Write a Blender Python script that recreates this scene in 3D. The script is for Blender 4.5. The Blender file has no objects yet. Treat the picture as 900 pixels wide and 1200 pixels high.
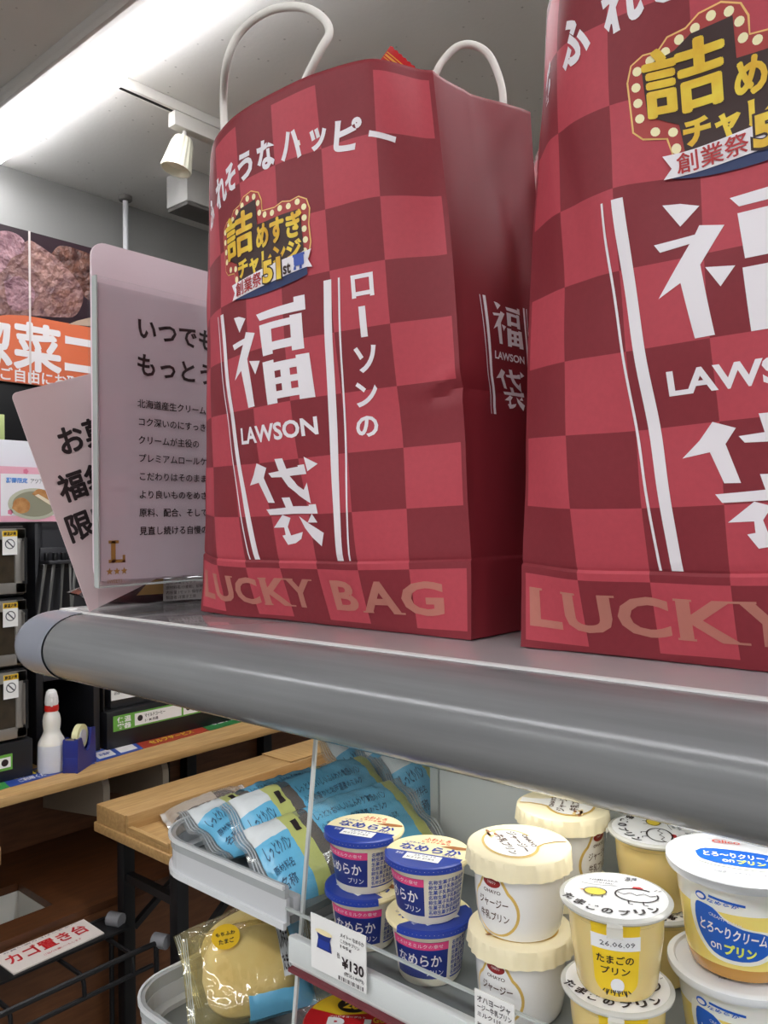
import bpy, bmesh, math, random
from mathutils import Vector, Matrix, Euler, noise
from mathutils.geometry import tessellate_polygon

random.seed(7)
SC = bpy.context.scene
COL = SC.collection
PI = math.pi
def R(d): return math.radians(d)

# ------------------------------------------------------------------ camera
FPX = 943.0                                    # focal length in pixels of the 900x1200 frame
_yaw, _pitch, _roll = R(41), R(0.67), R(0.75)
AX = Vector((-math.sin(_yaw)*math.cos(_pitch), math.cos(_yaw)*math.cos(_pitch), math.sin(_pitch)))
_r0 = Vector((math.cos(_yaw), math.sin(_yaw), 0)); _u0 = _r0.cross(AX)
RX = math.cos(_roll)*_r0 - math.sin(_roll)*_u0
UX = RX.cross(AX)
cd = bpy.data.cameras.new('camera'); cam = bpy.data.objects.new('camera', cd); COL.objects.link(cam)
cd.sensor_fit = 'VERTICAL'; cd.sensor_height = 24.0; cd.lens = FPX/1200*24.0
cd.clip_start = 0.02; cd.clip_end = 50
cam.matrix_world = Matrix(((RX.x, UX.x, -AX.x, 0), (RX.y, UX.y, -AX.y, 0), (RX.z, UX.z, -AX.z, 0), (0, 0, 0, 1)))
SC.camera = cam

# ------------------------------------------------------------------ world, exposure
SC.view_settings.view_transform = 'Standard'; SC.view_settings.look = 'None'
SC.view_settings.gamma = 1.0; SC.view_settings.use_curve_mapping = False
SC.view_settings.exposure = 0.12
w = bpy.data.worlds.new('world'); SC.world = w; w.use_nodes = True
w.node_tree.nodes['Background'].inputs[0].default_value = (.97, .98, 1, 1)
w.node_tree.nodes['Background'].inputs[1].default_value = 0.25

STRIP_POWER = 25.5      # emission of the ceiling light strips
def area(name, loc, rot, sx, sy, power, col=(1, .97, .93)):
    l = bpy.data.lights.new(name, 'AREA'); l.shape = 'RECTANGLE'; l.size = sx; l.size_y = sy; l.energy = power; l.color = col
    o = bpy.data.objects.new(name, l); COL.objects.link(o); o.location = loc; o.rotation_euler = rot
    return o
# the LED bar under the canopy of the display shelf
area('canopy_led_bar', (0.02, .485, -.1665), (R(-12), 0, 0), .95, .02, .75, (1, .98, .95))

# a point of the place: where the line of sight through a pixel meets a plane (used as a tape measure)
def ray(px, py): return AX + RX*((px-450)/FPX) - UX*((py-600)/FPX)
def at(px, py, axis, val):
    r = ray(px, py); return r*(val/r[axis])
def onX(px, py, X): return at(px, py, 0, X)
def onY(px, py, Y): return at(px, py, 1, Y)
def onZ(px, py, Z): return at(px, py, 2, Z)

# ------------------------------------------------------------------ materials
def lin(c):
    out = []
    for x in c:
        x = x/255.0
        out.append(x/12.92 if x <= .04045 else ((x+.055)/1.055)**2.4)
    return (*out, 1)
def M(name, col, rough=.5, metal=0.0, spec=.5, var=None, bump=None, alpha=1.0, trans=0.0, emit=0.0, coat=0.0, stretch=None, sss=0.0):
    m = bpy.data.materials.new(name); m.use_nodes = True
    nt = m.node_tree; b = nt.nodes['Principled BSDF']
    c = lin(col)
    b.inputs['Base Color'].default_value = c
    b.inputs['Roughness'].default_value = rough
    b.inputs['Metallic'].default_value = metal
    b.inputs['Specular IOR Level'].default_value = spec
    b.inputs['Alpha'].default_value = alpha
    b.inputs['Transmission Weight'].default_value = trans
    b.inputs['Coat Weight'].default_value = coat
    if sss: b.inputs['Subsurface Weight'].default_value = sss; b.inputs['Subsurface Radius'].default_value = (.01, .008, .006)
    if emit:
        b.inputs['Emission Color'].default_value = c; b.inputs['Emission Strength'].default_value = emit
    if var or bump:
        tc = nt.nodes.new('ShaderNodeTexCoord'); mp = nt.nodes.new('ShaderNodeMapping')
        if stretch: mp.inputs['Scale'].default_value = stretch
        nt.links.new(tc.outputs['Object'], mp.inputs[0])
        if var:      # (scale, other colour, detail)
            n = nt.nodes.new('ShaderNodeTexNoise'); n.inputs['Scale'].default_value = var[0]; n.inputs['Detail'].default_value = 5
            nt.links.new(mp.outputs[0], n.inputs[0])
            rp = nt.nodes.new('ShaderNodeValToRGB'); rp.color_ramp.elements[0].color = c; rp.color_ramp.elements[1].color = lin(var[1])
            rp.color_ramp.elements[0].position = .35; rp.color_ramp.elements[1].position = .65
            nt.links.new(n.outputs[0], rp.inputs[0]); nt.links.new(rp.outputs[0], b.inputs['Base Color'])
        if bump:
            n2 = nt.nodes.new('ShaderNodeTexNoise'); n2.inputs['Scale'].default_value = bump[0]; n2.inputs['Detail'].default_value = 4
            nt.links.new(mp.outputs[0], n2.inputs[0])
            bp = nt.nodes.new('ShaderNodeBump'); bp.inputs['Strength'].default_value = bump[1]; bp.inputs['Distance'].default_value = bump[2] if len(bump) > 2 else .002
            nt.links.new(n2.outputs[0], bp.inputs['Height']); nt.links.new(bp.outputs[0], b.inputs['Normal'])
    return m
def film(name, tint=(255, 255, 255), gloss=.12, rough=.05, body=0.0, bodycol=(255, 255, 255)):
    """clear plastic: see-through sheet with a glossy surface"""
    m = bpy.data.materials.new(name); m.use_nodes = True; nt = m.node_tree; nt.nodes.clear()
    out = nt.nodes.new('ShaderNodeOutputMaterial'); t = nt.nodes.new('ShaderNodeBsdfTransparent'); g = nt.nodes.new('ShaderNodeBsdfGlossy')
    t.inputs[0].default_value = lin(tint); g.inputs['Roughness'].default_value = rough
    lw = nt.nodes.new('ShaderNodeLayerWeight'); lw.inputs[0].default_value = .5
    pw = nt.nodes.new('ShaderNodeMath'); pw.operation = 'POWER'; pw.inputs[1].default_value = 4.0; nt.links.new(lw.outputs['Facing'], pw.inputs[0])
    ad = nt.nodes.new('ShaderNodeMath'); ad.operation = 'MULTIPLY_ADD'; ad.inputs[1].default_value = .5; ad.inputs[2].default_value = gloss*.35; ad.use_clamp = True
    nt.links.new(pw.outputs[0], ad.inputs[0])
    mx = nt.nodes.new('ShaderNodeMixShader'); nt.links.new(ad.outputs[0], mx.inputs[0])
    src = t.outputs[0]
    if body:
        d = nt.nodes.new('ShaderNodeBsdfDiffuse'); d.inputs[0].default_value = lin(bodycol)
        m2 = nt.nodes.new('ShaderNodeMixShader'); m2.inputs[0].default_value = body
        nt.links.new(t.outputs[0], m2.inputs[1]); nt.links.new(d.outputs[0], m2.inputs[2]); src = m2.outputs[0]
    nt.links.new(src, mx.inputs[1]); nt.links.new(g.outputs[0], mx.inputs[2]); nt.links.new(mx.outputs[0], out.inputs[0])
    return m
_mc = {}
def K(key, *a, **k):           # cached material
    if key not in _mc: _mc[key] = M(key, *a, **k)
    return _mc[key]

# ------------------------------------------------------------------ mesh building
ORG = {}
class MB:
    def __init__(s): s.v = []; s.f = []; s.m = []; s.sm = []; s.uv = []
    def add(s, V, F, mi=0, smooth=False, uvs=None):
        o = len(s.v); s.v += [tuple(p) for p in V]
        for q, f in enumerate(F):
            s.f.append([i+o for i in f]); s.m.append(int(mi[q] if isinstance(mi, (list, tuple)) else mi)); s.sm.append(smooth)
            s.uv.append([uvs[i] for i in f] if uvs else None)
        return s
    def box(s, a, b, mi=0, bev=0.0, seg=2, mat=None):
        a = Vector(a); b = Vector(b); lo = Vector(map(min, a, b)); hi = Vector(map(max, a, b))
        bm = bmesh.new(); bmesh.ops.create_cube(bm, size=1)
        d = hi-lo
        for v in bm.verts: v.co = Vector((lo.x+(v.co.x+.5)*d.x, lo.y+(v.co.y+.5)*d.y, lo.z+(v.co.z+.5)*d.z))
        if bev: bmesh.ops.bevel(bm, geom=bm.edges[:], offset=min(bev, min(d)*.45), segments=seg, profile=.5, affect='EDGES')
        if mat is not None: bmesh.ops.transform(bm, matrix=mat, verts=bm.verts)
        s._bm(bm, mi, bool(bev)); return s
    def _bm(s, bm, mi, smooth):
        bm.verts.index_update()
        s.add([v.co[:] for v in bm.verts], [[v.index for v in f.verts] for f in bm.faces], mi, smooth); bm.free()
    def lathe(s, prof, n=48, mis=0, c=(0, 0, 0), mat=None, rmod=None, close=False):
        V = []; F = []; ms = []
        for i, (r, z) in enumerate(prof):
            for k in range(n):
                a = 2*PI*k/n; rr = r*(rmod(i, a) if rmod else 1)
                V.append(Vector((rr*math.cos(a)+c[0], rr*math.sin(a)+c[1], z+c[2])))
        for i in range(len(prof)-1):
            for k in range(n):
                F.append([i*n+k, i*n+(k+1) % n, (i+1)*n+(k+1) % n, (i+1)*n+k]); ms.append(mis[i] if isinstance(mis, list) else mis)
        if prof[0][0] > 1e-5: F.append(list(range(n))[::-1]); ms.append(ms[0])
        if prof[-1][0] > 1e-5 and not close: F.append([(len(prof)-1)*n+k for k in range(n)]); ms.append(ms[-2])
        if mat is not None: V = [mat @ v for v in V]
        s.add(V, F, ms, True); return s
    def tube(s, pts, r, n=10, mi=0, closed=False):
        pts = [Vector(p) for p in pts]; V = []; F = []; N = len(pts)
        up = None
        for i, p in enumerate(pts):
            t = (pts[(i+1) % N]-pts[i-1]) if closed else (pts[min(i+1, N-1)]-pts[max(i-1, 0)])
            t.normalize()
            if up is None: up = t.orthogonal().normalized()
            up = (up - t*up.dot(t)).normalized(); sd = t.cross(up)
            rr = r[i] if isinstance(r, list) else r
            for k in range(n):
                a = 2*PI*k/n; V.append(p+up*math.cos(a)*rr+sd*math.sin(a)*rr)
        for i in range(N if closed else N-1):
            for k in range(n):
                j = (i+1) % N; F.append([i*n+k, i*n+(k+1) % n, j*n+(k+1) % n, j*n+k])
        if not closed: F += [list(range(n))[::-1], [(N-1)*n+k for k in range(n)]]
        s.add(V, F, mi, True); return s
    def bar(s, a, b, wx, wy=None, mi=0, bev=0.0):
        a = Vector(a); b = Vector(b); L = (b-a).length; wy = wy or wx
        q = (b-a).to_track_quat('Z', 'Y').to_matrix().to_4x4(); q.translation = a
        return s.box((-wx/2, -wy/2, 0), (wx/2, wy/2, L), mi, bev, mat=q)
    def slab(s, poly, nrm, th, mi=0, side=None):
        """flat polygon given a thickness along -nrm"""
        P = [Vector(p) for p in poly]; n = Vector(nrm).normalized()
        tri = tessellate_polygon([P]); N = len(P)
        def orient(f):
            q = [P[i] for i in f]; return f if (q[1]-q[0]).cross(q[2]-q[0]).dot(n) > 0 else f[::-1]
        F = [orient(list(t)) for t in tri]
        V = P+[p-n*th for p in P]
        B = [[i+N for i in f[::-1]] for f in F]
        S = [[i, (i+1) % N, (i+1) % N+N, i+N] for i in range(N)]
        s.add(V, F, mi); s.add(V, B, mi if side is None else side); s.add(V, S, mi if side is None else side); return s
    def grid(s, fn, us, vs, mi=0, smooth=True, uvf=None, mif=None):
        V = [fn(u, v) for v in vs for u in us]; n = len(us); F = []; ms = []
        for j in range(len(vs)-1):
            for i in range(n-1):
                F.append([j*n+i, j*n+i+1, (j+1)*n+i+1, (j+1)*n+i])
                ms.append(mif((us[i]+us[i+1])/2, (vs[j]+vs[j+1])/2) if mif else mi)
        s.add(V, F, ms, smooth, [uvf(u, v) for v in vs for u in us] if uvf else None); return s
    def decal(s, V2, F, mapf, mi=0, cut=None, eps=0.0):
        bm = bmesh.new(); vs = [bm.verts.new((p[0], p[1], 0)) for p in V2]
        for f in F:
            try: bm.faces.new([vs[i] for i in f])
            except ValueError: pass
        if cut:
            for ax in (0, 1):
                xs = [v.co[ax] for v in bm.verts]
                if not xs: break
                c = math.ceil(min(xs)/cut)*cut
                while c < max(xs):
                    no = Vector((1, 0, 0)) if ax == 0 else Vector((0, 1, 0))
                    bmesh.ops.bisect_plane(bm, geom=bm.verts[:]+bm.edges[:]+bm.faces[:], dist=1e-7, plane_co=no*c, plane_no=no); c += cut
        bm.verts.index_update()
        V = [mapf(v.co.x, v.co.y) for v in bm.verts]
        FF = []
        for f in bm.faces:
            f.normal_update(); ii = [v.index for v in f.verts]; FF.append(ii if f.normal.z >= 0 else ii[::-1])
        s.add(V, FF, mi); bm.free(); return s
    def poly(s, P2, mapf, mi=0, cut=None):
        t = tessellate_polygon([[Vector((p[0], p[1], 0)) for p in P2]])
        return s.decal(P2, [list(x) for x in t], mapf, mi, cut)
    def text(s, body, mapf, mi=0, box=None, at=None, size=None, bold=0.0, rot=0.0, cut=None, shear=0.0, align='L', res=3, font=None):
        """lettering: fitted to box=(x0,y0,x1,y1), or at=(x,y) baseline with size"""
        V, F, (x0, y0, x1, y1) = glyphs(body, max(bold, 0), res)
        if bold < 0:            # heavy strokes for crowded characters: the same outline laid several times around itself
            n0 = len(V); VV = []; FF = []
            for q in range(8):
                o = len(VV); VV += [(x-bold*math.cos(q*PI/4), y-bold*math.sin(q*PI/4), q) for x, y in V]; FF += [[i+o for i in f] for f in F]
            V, F = [p[:2] for p in VV], FF; lev = [p[2] for p in VV]; x0 += bold; y0 += bold; x1 -= bold; y1 -= bold
        else: lev = None
        if box:
            sx = (box[2]-box[0])/max(x1-x0, 1e-6); sy = (box[3]-box[1])/max(y1-y0, 1e-6)
            P = [((x-x0)*sx+box[0], (y-y0)*sy+box[1]) for x, y in V]
            cx, cy = (box[0]+box[2])/2, (box[1]+box[3])/2
        else:
            dx = {'L': 0, 'C': -(x0+x1)/2, 'R': -x1}[align]
            P = [((x+dx)*size+at[0], y*size+at[1]) for x, y in V]; cx, cy = at
        if shear: P = [(x+(y-cy)*shear, y) for x, y in P]
        if rot:
            c, sn = math.cos(rot), math.sin(rot); P = [((x-cx)*c-(y-cy)*sn+cx, (x-cx)*sn+(y-cy)*c+cy) for x, y in P]
        if lev is None: return s.decal(P, F, mapf, mi, cut)
        for q in range(8):
            ii = [i for i in range(len(P)) if lev[i] == q]; rem = {i: k for k, i in enumerate(ii)}
            def mq(x, y, q=q):
                a = mapf(x, y); d = 1e-3; n = (mapf(x+d, y)-a).cross(mapf(x, y+d)-a)
                return a+n.normalized()*(4e-5*q) if n.length else a
            s.decal([P[i] for i in ii], [[rem[i] for i in f] for f in F if f[0] in rem], mq, mi, cut)
        return s
    def build(s, name, mats, parent=None, local=False, sharp=35):
        me = bpy.data.meshes.new(name); o = Vector((0, 0, 0))
        if parent is not None and not local: o = ORG.get(parent.name, Vector((0, 0, 0)))
        me.from_pydata([(v[0]-o.x, v[1]-o.y, v[2]-o.z) for v in s.v], [], s.f)
        for m in (mats if isinstance(mats, (list, tuple)) else [mats]): me.materials.append(m)
        me.polygons.foreach_set('material_index', s.m); me.polygons.foreach_set('use_smooth', s.sm)
        if any(u for u in s.uv):
            l = me.uv_layers.new(name='uv'); k = 0
            for u, f in zip(s.uv, s.f):
                for i in range(len(f)): l.data[k].uv = u[i] if u else (0, 0); k += 1
        me.validate(); me.update()
        if any(s.sm): me.set_sharp_from_angle(angle=R(sharp))
        ob = bpy.data.objects.new(name, me); COL.objects.link(ob)
        if parent is not None: ob.parent = parent; ORG[ob.name] = o
        return ob
_gc = {}
def glyphs(body, bold, res):
    k = (body, bold, res)
    if k not in _gc:
        c = bpy.data.curves.new('t', 'FONT'); c.body = body; c.size = 1; c.offset = bold; c.resolution_u = res; c.fill_mode = 'FRONT' if c.dimensions == '3D' else c.fill_mode
        o = bpy.data.objects.new('t', c); COL.objects.link(o)
        dg = bpy.context.evaluated_depsgraph_get(); me = bpy.data.meshes.new_from_object(o.evaluated_get(dg))
        V = [(v.co.x, v.co.y) for v in me.vertices]; F = [list(p.vertices) for p in me.polygons]
        bpy.data.objects.remove(o); bpy.data.curves.remove(c); bpy.data.meshes.remove(me)
        xs = [p[0] for p in V] or [0, 1]; ys = [p[1] for p in V] or [0, 1]
        _gc[k] = (V, F, (min(xs), min(ys), max(xs), max(ys)))
    return _gc[k]
def thing(name, label, cat, loc=(0, 0, 0), rz=0.0, group=None):
    o = bpy.data.objects.new(name, None); COL.objects.link(o); o.empty_display_size = .05
    o.location = loc; o.rotation_euler = (0, 0, rz); ORG[o.name] = Vector(loc)
    o['label'] = label; o['category'] = cat
    if group: o['group'] = group
    return o
def tag(o, label, cat, group=None, kind=None):
    o['label'] = label; o['category'] = cat
    if group: o['group'] = group
    if kind: o['kind'] = kind
    return o
def struct(name, mb, mats, label=None):
    o = mb.build(name, mats); o['kind'] = 'structure'; o['label'] = label or name.replace('_', ' '); o['category'] = name.split('_')[0]; return o
def dup(root, loc, rot=None, label=None, group=None):
    def cp(o, p):
        c = o.copy(); COL.objects.link(c)
        if p: c.parent = p
        for ch in kids.get(o.name, []): cp(ch, c)
        return c
    kids = {}
    for o in list(bpy.data.objects):
        if o.parent: kids.setdefault(o.parent.name, []).append(o)
    c = cp(root, None); c.location = loc
    if rot is not None: c.rotation_euler = rot if not isinstance(rot, (int, float)) else (0, 0, rot)
    if label: c['label'] = label
    if group: c['group'] = group
    return c
def circle(cx, cy, rx, ry=None, n=24, a0=0): 
    ry = ry or rx
    return [(cx+rx*math.cos(2*PI*i/n+a0), cy+ry*math.sin(2*PI*i/n+a0)) for i in range(n)]
def rrect(x0, y0, x1, y1, r, n=5):
    P = []
    for cx, cy, a in ((x1-r, y1-r, 0), (x0+r, y1-r, 90), (x0+r, y0+r, 180), (x1-r, y0+r, 270)):
        P += [(cx+r*math.cos(R(a+90*i/n)), cy+r*math.sin(R(a+90*i/n))) for i in range(n+1)]
    return P
def lerp(a, b, t): return a+(b-a)*t
def lins(a, b, n): return [a+(b-a)*i/n for i in range(n+1)]
def sstep(a, b, x):
    t = max(0, min(1, (x-a)/(b-a))); return t*t*(3-2*t)
def cr(P, n):     # smooth curve through points
    P = [Vector(p) for p in P]; Q = [P[0]*2-P[1]]+P+[P[-1]*2-P[-2]]; out = []
    for i in range(len(P)-1):
        a, b, c, d = Q[i:i+4]
        for k in range(n):
            t = k/n; out.append(.5*((2*b)+(c-a)*t+(2*a-5*b+4*c-d)*t*t+(3*b-a-3*c+d)*t**3))
    return out+[P[-1]]

# ------------------------------------------------------------------ common materials
WHITE = K('white_plastic', (236, 236, 234), .35)
INK = K('black_ink', (40, 28, 30), .6)
INKW = K('white_ink', (238, 232, 232), .6)
BLACK = K('black_metal', (22, 22, 24), .4, spec=.4)
STEEL = K('brushed_steel', (170, 170, 168), .3, metal=.9)
WOOD = K('pale_wood', (196, 158, 104), .45, var=(9, (176, 138, 86)), stretch=(14, 1.2, 14))
WOODX = K('pale_wood_cross_grain', (200, 162, 108), .45, var=(9, (182, 144, 90)), stretch=(1.2, 14, 14))
DWOOD = K('brown_wood', (112, 70, 40), .5, var=(6, (94, 56, 30)), stretch=(2, 2, 14))
CLEAR = film('clear_acrylic', (252, 253, 253), .10, .03)
CLEAR_EDGE = K('acrylic_edge', (205, 212, 208), .2, alpha=.75)

# ------------------------------------------------------------------ the room
H = 1.40; FL = -1.45; XL = -3.14
struct('floor', MB().box((XL-.1, -4.4, FL-.1), (6.6, 4.6, FL)), M('floor_tile', (150, 148, 142), .35, var=(3, (140, 138, 132))))
ceil_m = M('ceiling_board', (224, 221, 216), .9, bump=(60, .3))
nt = ceil_m.node_tree
n = nt.nodes.new('ShaderNodeTexVoronoi'); n.inputs['Scale'].default_value = 22
tc = nt.nodes.new('ShaderNodeTexCoord'); nt.links.new(tc.outputs['Object'], n.inputs[0])
rp = nt.nodes.new('ShaderNodeValToRGB'); rp.color_ramp.elements[0].position = .05; rp.color_ramp.elements[1].position = .1
rp.color_ramp.elements[0].color = lin((184, 180, 175)); rp.color_ramp.elements[1].color = lin((224, 221, 216))
nt.links.new(n.outputs['Distance'], rp.inputs[0]); nt.links.new(rp.outputs[0], nt.nodes['Principled BSDF'].inputs['Base Color'])
struct('ceiling', MB().box((XL-.1, -4.4, H), (6.6, 4.6, H+.1)), ceil_m)
wallm = M('wall_paint', (150, 149, 146), .8, bump=(40, .1))
struct('wall_left', MB().box((XL-.1, -4.4, FL), (XL, 4.6, H)), wallm)
struct('wall_back', MB().box((XL, 4.5, FL), (6.6, 4.6, H)), wallm)
struct('wall_right', MB().box((6.5, -4.4, FL), (6.6, 4.5, H)), wallm)
struct('wall_front', MB().box((XL, -4.4, FL), (6.5, -4.3, H)), wallm)

# ceiling light strips: a white housing along the aisle with a glowing diffuser
diffm = M('light_diffuser', (250, 251, 255), .5, emit=STRIP_POWER)
housem = K('light_housing', (214, 210, 205), .4)
def strip(y0, label):
    t = thing('ceiling_light', label, 'ceiling light', (0, y0+.09, H), group='long ceiling light strips')
    MB().box((XL+.05, y0, H-.035), (6.4, y0+.19, H), 0, .004).box((XL+.05, y0, H-.05), (6.4, y0+.012, H-.03)).build('housing', housem, t)
    MB().box((XL+.06, y0+.08, H-.054), (6.38, y0+.188, H-.034), 0, .006).build('diffuser', diffm, t)
strip(1.135, 'long glowing white ceiling light strip at the upper left of the photo')
strip(-1.35, 'long white ceiling light strip over the aisle behind the viewer')
strip(-3.6, 'long white ceiling light strip one aisle further behind the viewer')

# ------------------------------------------------------------------ the display shelf (one fixture)
ZT = -.0925                      # top of the canopy
XE = -.845                       # its left end
ds = thing('display_shelf', 'tall grey refrigerated shelf unit with a rounded grey bumper rail under the red bags', 'shelf unit', (-.2, .6, FL))
topm = M('canopy_top_plastic', (176, 170, 172), .05, spec=1.0)
rimm = M('canopy_rim', (214, 212, 210), .3)
bumpm = M('grey_bumper', (134, 135, 136), .2, spec=.55, bump=(5, .02, .002), var=(10, (122, 123, 124)), stretch=(.4, 9, 9))
capm = M('grey_end_cap', (142, 145, 156), .18, spec=.6)
MB().box((XE+.004, .433, ZT-.03), (.9, .90, ZT-.0005), 0, .003).build('top_panel', topm, ds)
mb = MB().tube([(XE+.0, .4325, ZT-.0005), (.9, .4325, ZT-.0005)], .0022, 8, 0)
mb.box((XE-.004, .431, ZT-.008), (XE+.022, .90, ZT+.0022), 0, .002)
mb.build('edge_strip', rimm, ds)
# D-shaped bumper: half ellipse profile
def dprof(n=26):
    return [(.045*max(0.0, math.sin(PI*i/n))**.9, -.1275+.0347*math.cos(PI*i/n)) for i in range(n+1)]
pf = dprof()
XS = -.795                        # seam between rail and end cap
V = [(x, .432-a, z) for x in (XS, .9) for a, z in pf]; nP = len(pf)
F = [[i, i+1, nP+i+1, nP+i] for i in range(nP-1)]+[[nP-1, 0, nP, 2*nP-1]]
MB().add(V, [f[::-1] for f in F], 0, True).build('bumper_rail', bumpm, ds)
V = []; angs = [None]+[PI/2*k/14 for k in range(15)]+[9]
for a_ in angs:
    for a, z in pf:
        a = a*1.03+.0004; z = -.1275+(z+.1275)*1.02
        if a_ is None: V.append((XS-.0004, .432-a, z))
        elif a_ == 9: V.append((XE-a, .90, z))
        else: V.append((XE-a*math.sin(a_), .432-a*math.cos(a_), z))
F = []
for k in range(len(angs)-1):
    F += [[k*nP+i, k*nP+i+1, (k+1)*nP+i+1, (k+1)*nP+i] for i in range(nP-1)]
MB().add(V, F, 0, True).build('end_cap', capm, ds)
MB().box((XE+.006, .445, -.163), (.9, .88, -.1235), 0, .002).build('canopy_underside', M('canopy_underside', (206, 208, 206), .5), ds)
MB().box((-.46, .470, -.1665), (.5, .50, -.1632), 0, .001).build('led_bar', M('led_bar_cover', (250, 250, 246), .4, emit=.8), ds)
SHZ = -.32; YB = .60; XD = -.457          # shelf level, back panel, divider
whitep = M('shelf_white', (246, 247, 245), .35)
greyp = M('shelf_grey_floor', (120, 124, 124), .35)
MB().box((XD-.012, YB, -1.0), (.9, YB+.02, -.163), 0, .001).build('back_panel', M('back_panel_white', (214, 217, 214), .45), ds)
MB().box((XD+.003, .412, SHZ-.012), (.9, YB, SHZ), 0, .002).build('shelf_board', greyp, ds)
MB().box((XD+.003, .43, -.70), (.9, YB, -.68), 0, .002).build('shelf_board', greyp, ds)
MB().box((XE+.05, .52, FL), (.9, .85, -.70), 0, .004).build('base_cabinet', M('cabinet_grey', (120, 120, 122), .4), ds)
MB().box((-.60, .80, -.70), (.9, .83, -.163), 0, .002).build('rear_post', whitep, ds)
# price rail: clear holder over a white profile with a thin maroon line
pr = MB().box((XD+.006, .4075, SHZ-.010), (.9, .412, SHZ+.013), 0, .001).box((XD+.006, .4035, SHZ-.006), (.9, .409, SHZ+.014), 0, .0015).build('price_rail', whitep, ds)
MB().box((XD+.006, .4015, SHZ-.002), (.9, .4032, SHZ+.0345), 0).build('clear_strip', CLEAR, pr)
MB().box((XD+.006, .4012, SHZ+.0338), (.9, .4035, SHZ+.0352), 0).build('strip_edge', CLEAR_EDGE, pr)
MB().box((XD+.006, .4035, SHZ-.0125), (.9, .411, SHZ-.010), 0).build('rail_line', K('maroon_line', (120, 52, 60), .4), pr)
# clear divider standing at the end of the pudding shelf
P = [(XD, .443, -.164), (XD, YB, -.164), (XD, YB, -.62), (XD, .385, -.62)]
dv = MB().slab(P, (1, 0, 0), .0025).build('divider', CLEAR, ds)
MB().bar((XD-.001, .4425, -.164), (XD-.001, .3845, -.62), .003, .0022, 0).build('divider_edge', M('divider_edge', (200, 205, 202), .3), dv)
# the end trays with rounded corners
def tray(x0, x1, y0, y1, z, hgt, name='tray'):
    r = .04
    def path(off):
        P = [(x1, y0-off)]
        P += [(x0+r-(r+off)*math.sin(PI/2*k/8), y0+r-(r+off)*math.cos(PI/2*k/8)) for k in range(9)]
        P += [(x0-off, y1)]
        return P
    def wall(mb, o0, o1, z0, z1, mi=0):
        A = path(o0); B = path(o1); n = len(A); V = []
        for Q in (A, B):
            V += [(x, y, z0) for x, y in Q]+[(x, y, z1) for x, y in Q]
        F = []
        for i in range(n-1):
            F += [[i, i+1, n+i+1, n+i][::-1], [2*n+i, 2*n+i+1, 3*n+i+1, 3*n+i], [n+i, n+i+1, 3*n+i+1, 3*n+i][::-1], [i, i+1, 2*n+i+1, 2*n+i]]
        F += [[0, n, 3*n, 2*n], [n-1, 2*n-1, 4*n-1, 3*n-1][::-1]]
        mb.add(V, [f[::-1] for f in F], mi, False)
    fl = MB(); P = [(x, y, z) for x, y in path(-.002)]+[(x1, y1, z)]
    fl.slab(P, (0, 0, 1), .006)
    t = fl.build(name, greyp, ds)
    a = MB(); wall(a, 0, .0035, z-.006, z+hgt*.62)
    a.build('tray_wall', K('milky_plastic', (206, 208, 210), .25), t)
    b = MB(); wall(b, .0005, .005, z+hgt*.62, z+hgt)
    b.build('clear_lip', K('frosted_lip', (212, 216, 216), .2, alpha=.55), t)
    c = MB(); wall(c, .0045, .007, z+hgt*.93, z+hgt+.0012); wall(c, .0035, .0065, z-.008, z-.003)
    c.build('lip_bead', K('lip_bead', (224, 226, 227), .25), t)
    d = MB(); wall(d, -.011, -.001, z+.0005, z+.005)
    d.box((x0+.045, y0+.004, z+.0005), (x1, y0+.012, z+hgt*.55), 0, .001)
    d.build('inner_rib', K('milky_plastic', (206, 208, 210), .25), t)
    return t
tray(-.636, XD-.004, .415, .79, SHZ+.020, .024)
tray(-.664, XD-.004, .40, .79, -.456, .030)
MB().box((-.60, .45, -.70), (XD-.004, .79, -.475), 0, .002).build('end_column', K('end_column', (70, 70, 72), .5), ds)
MB().box((XD+.003, .43, -.474), (.9, YB, -.462), 0, .002).build('shelf_board', greyp, ds)

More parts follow.
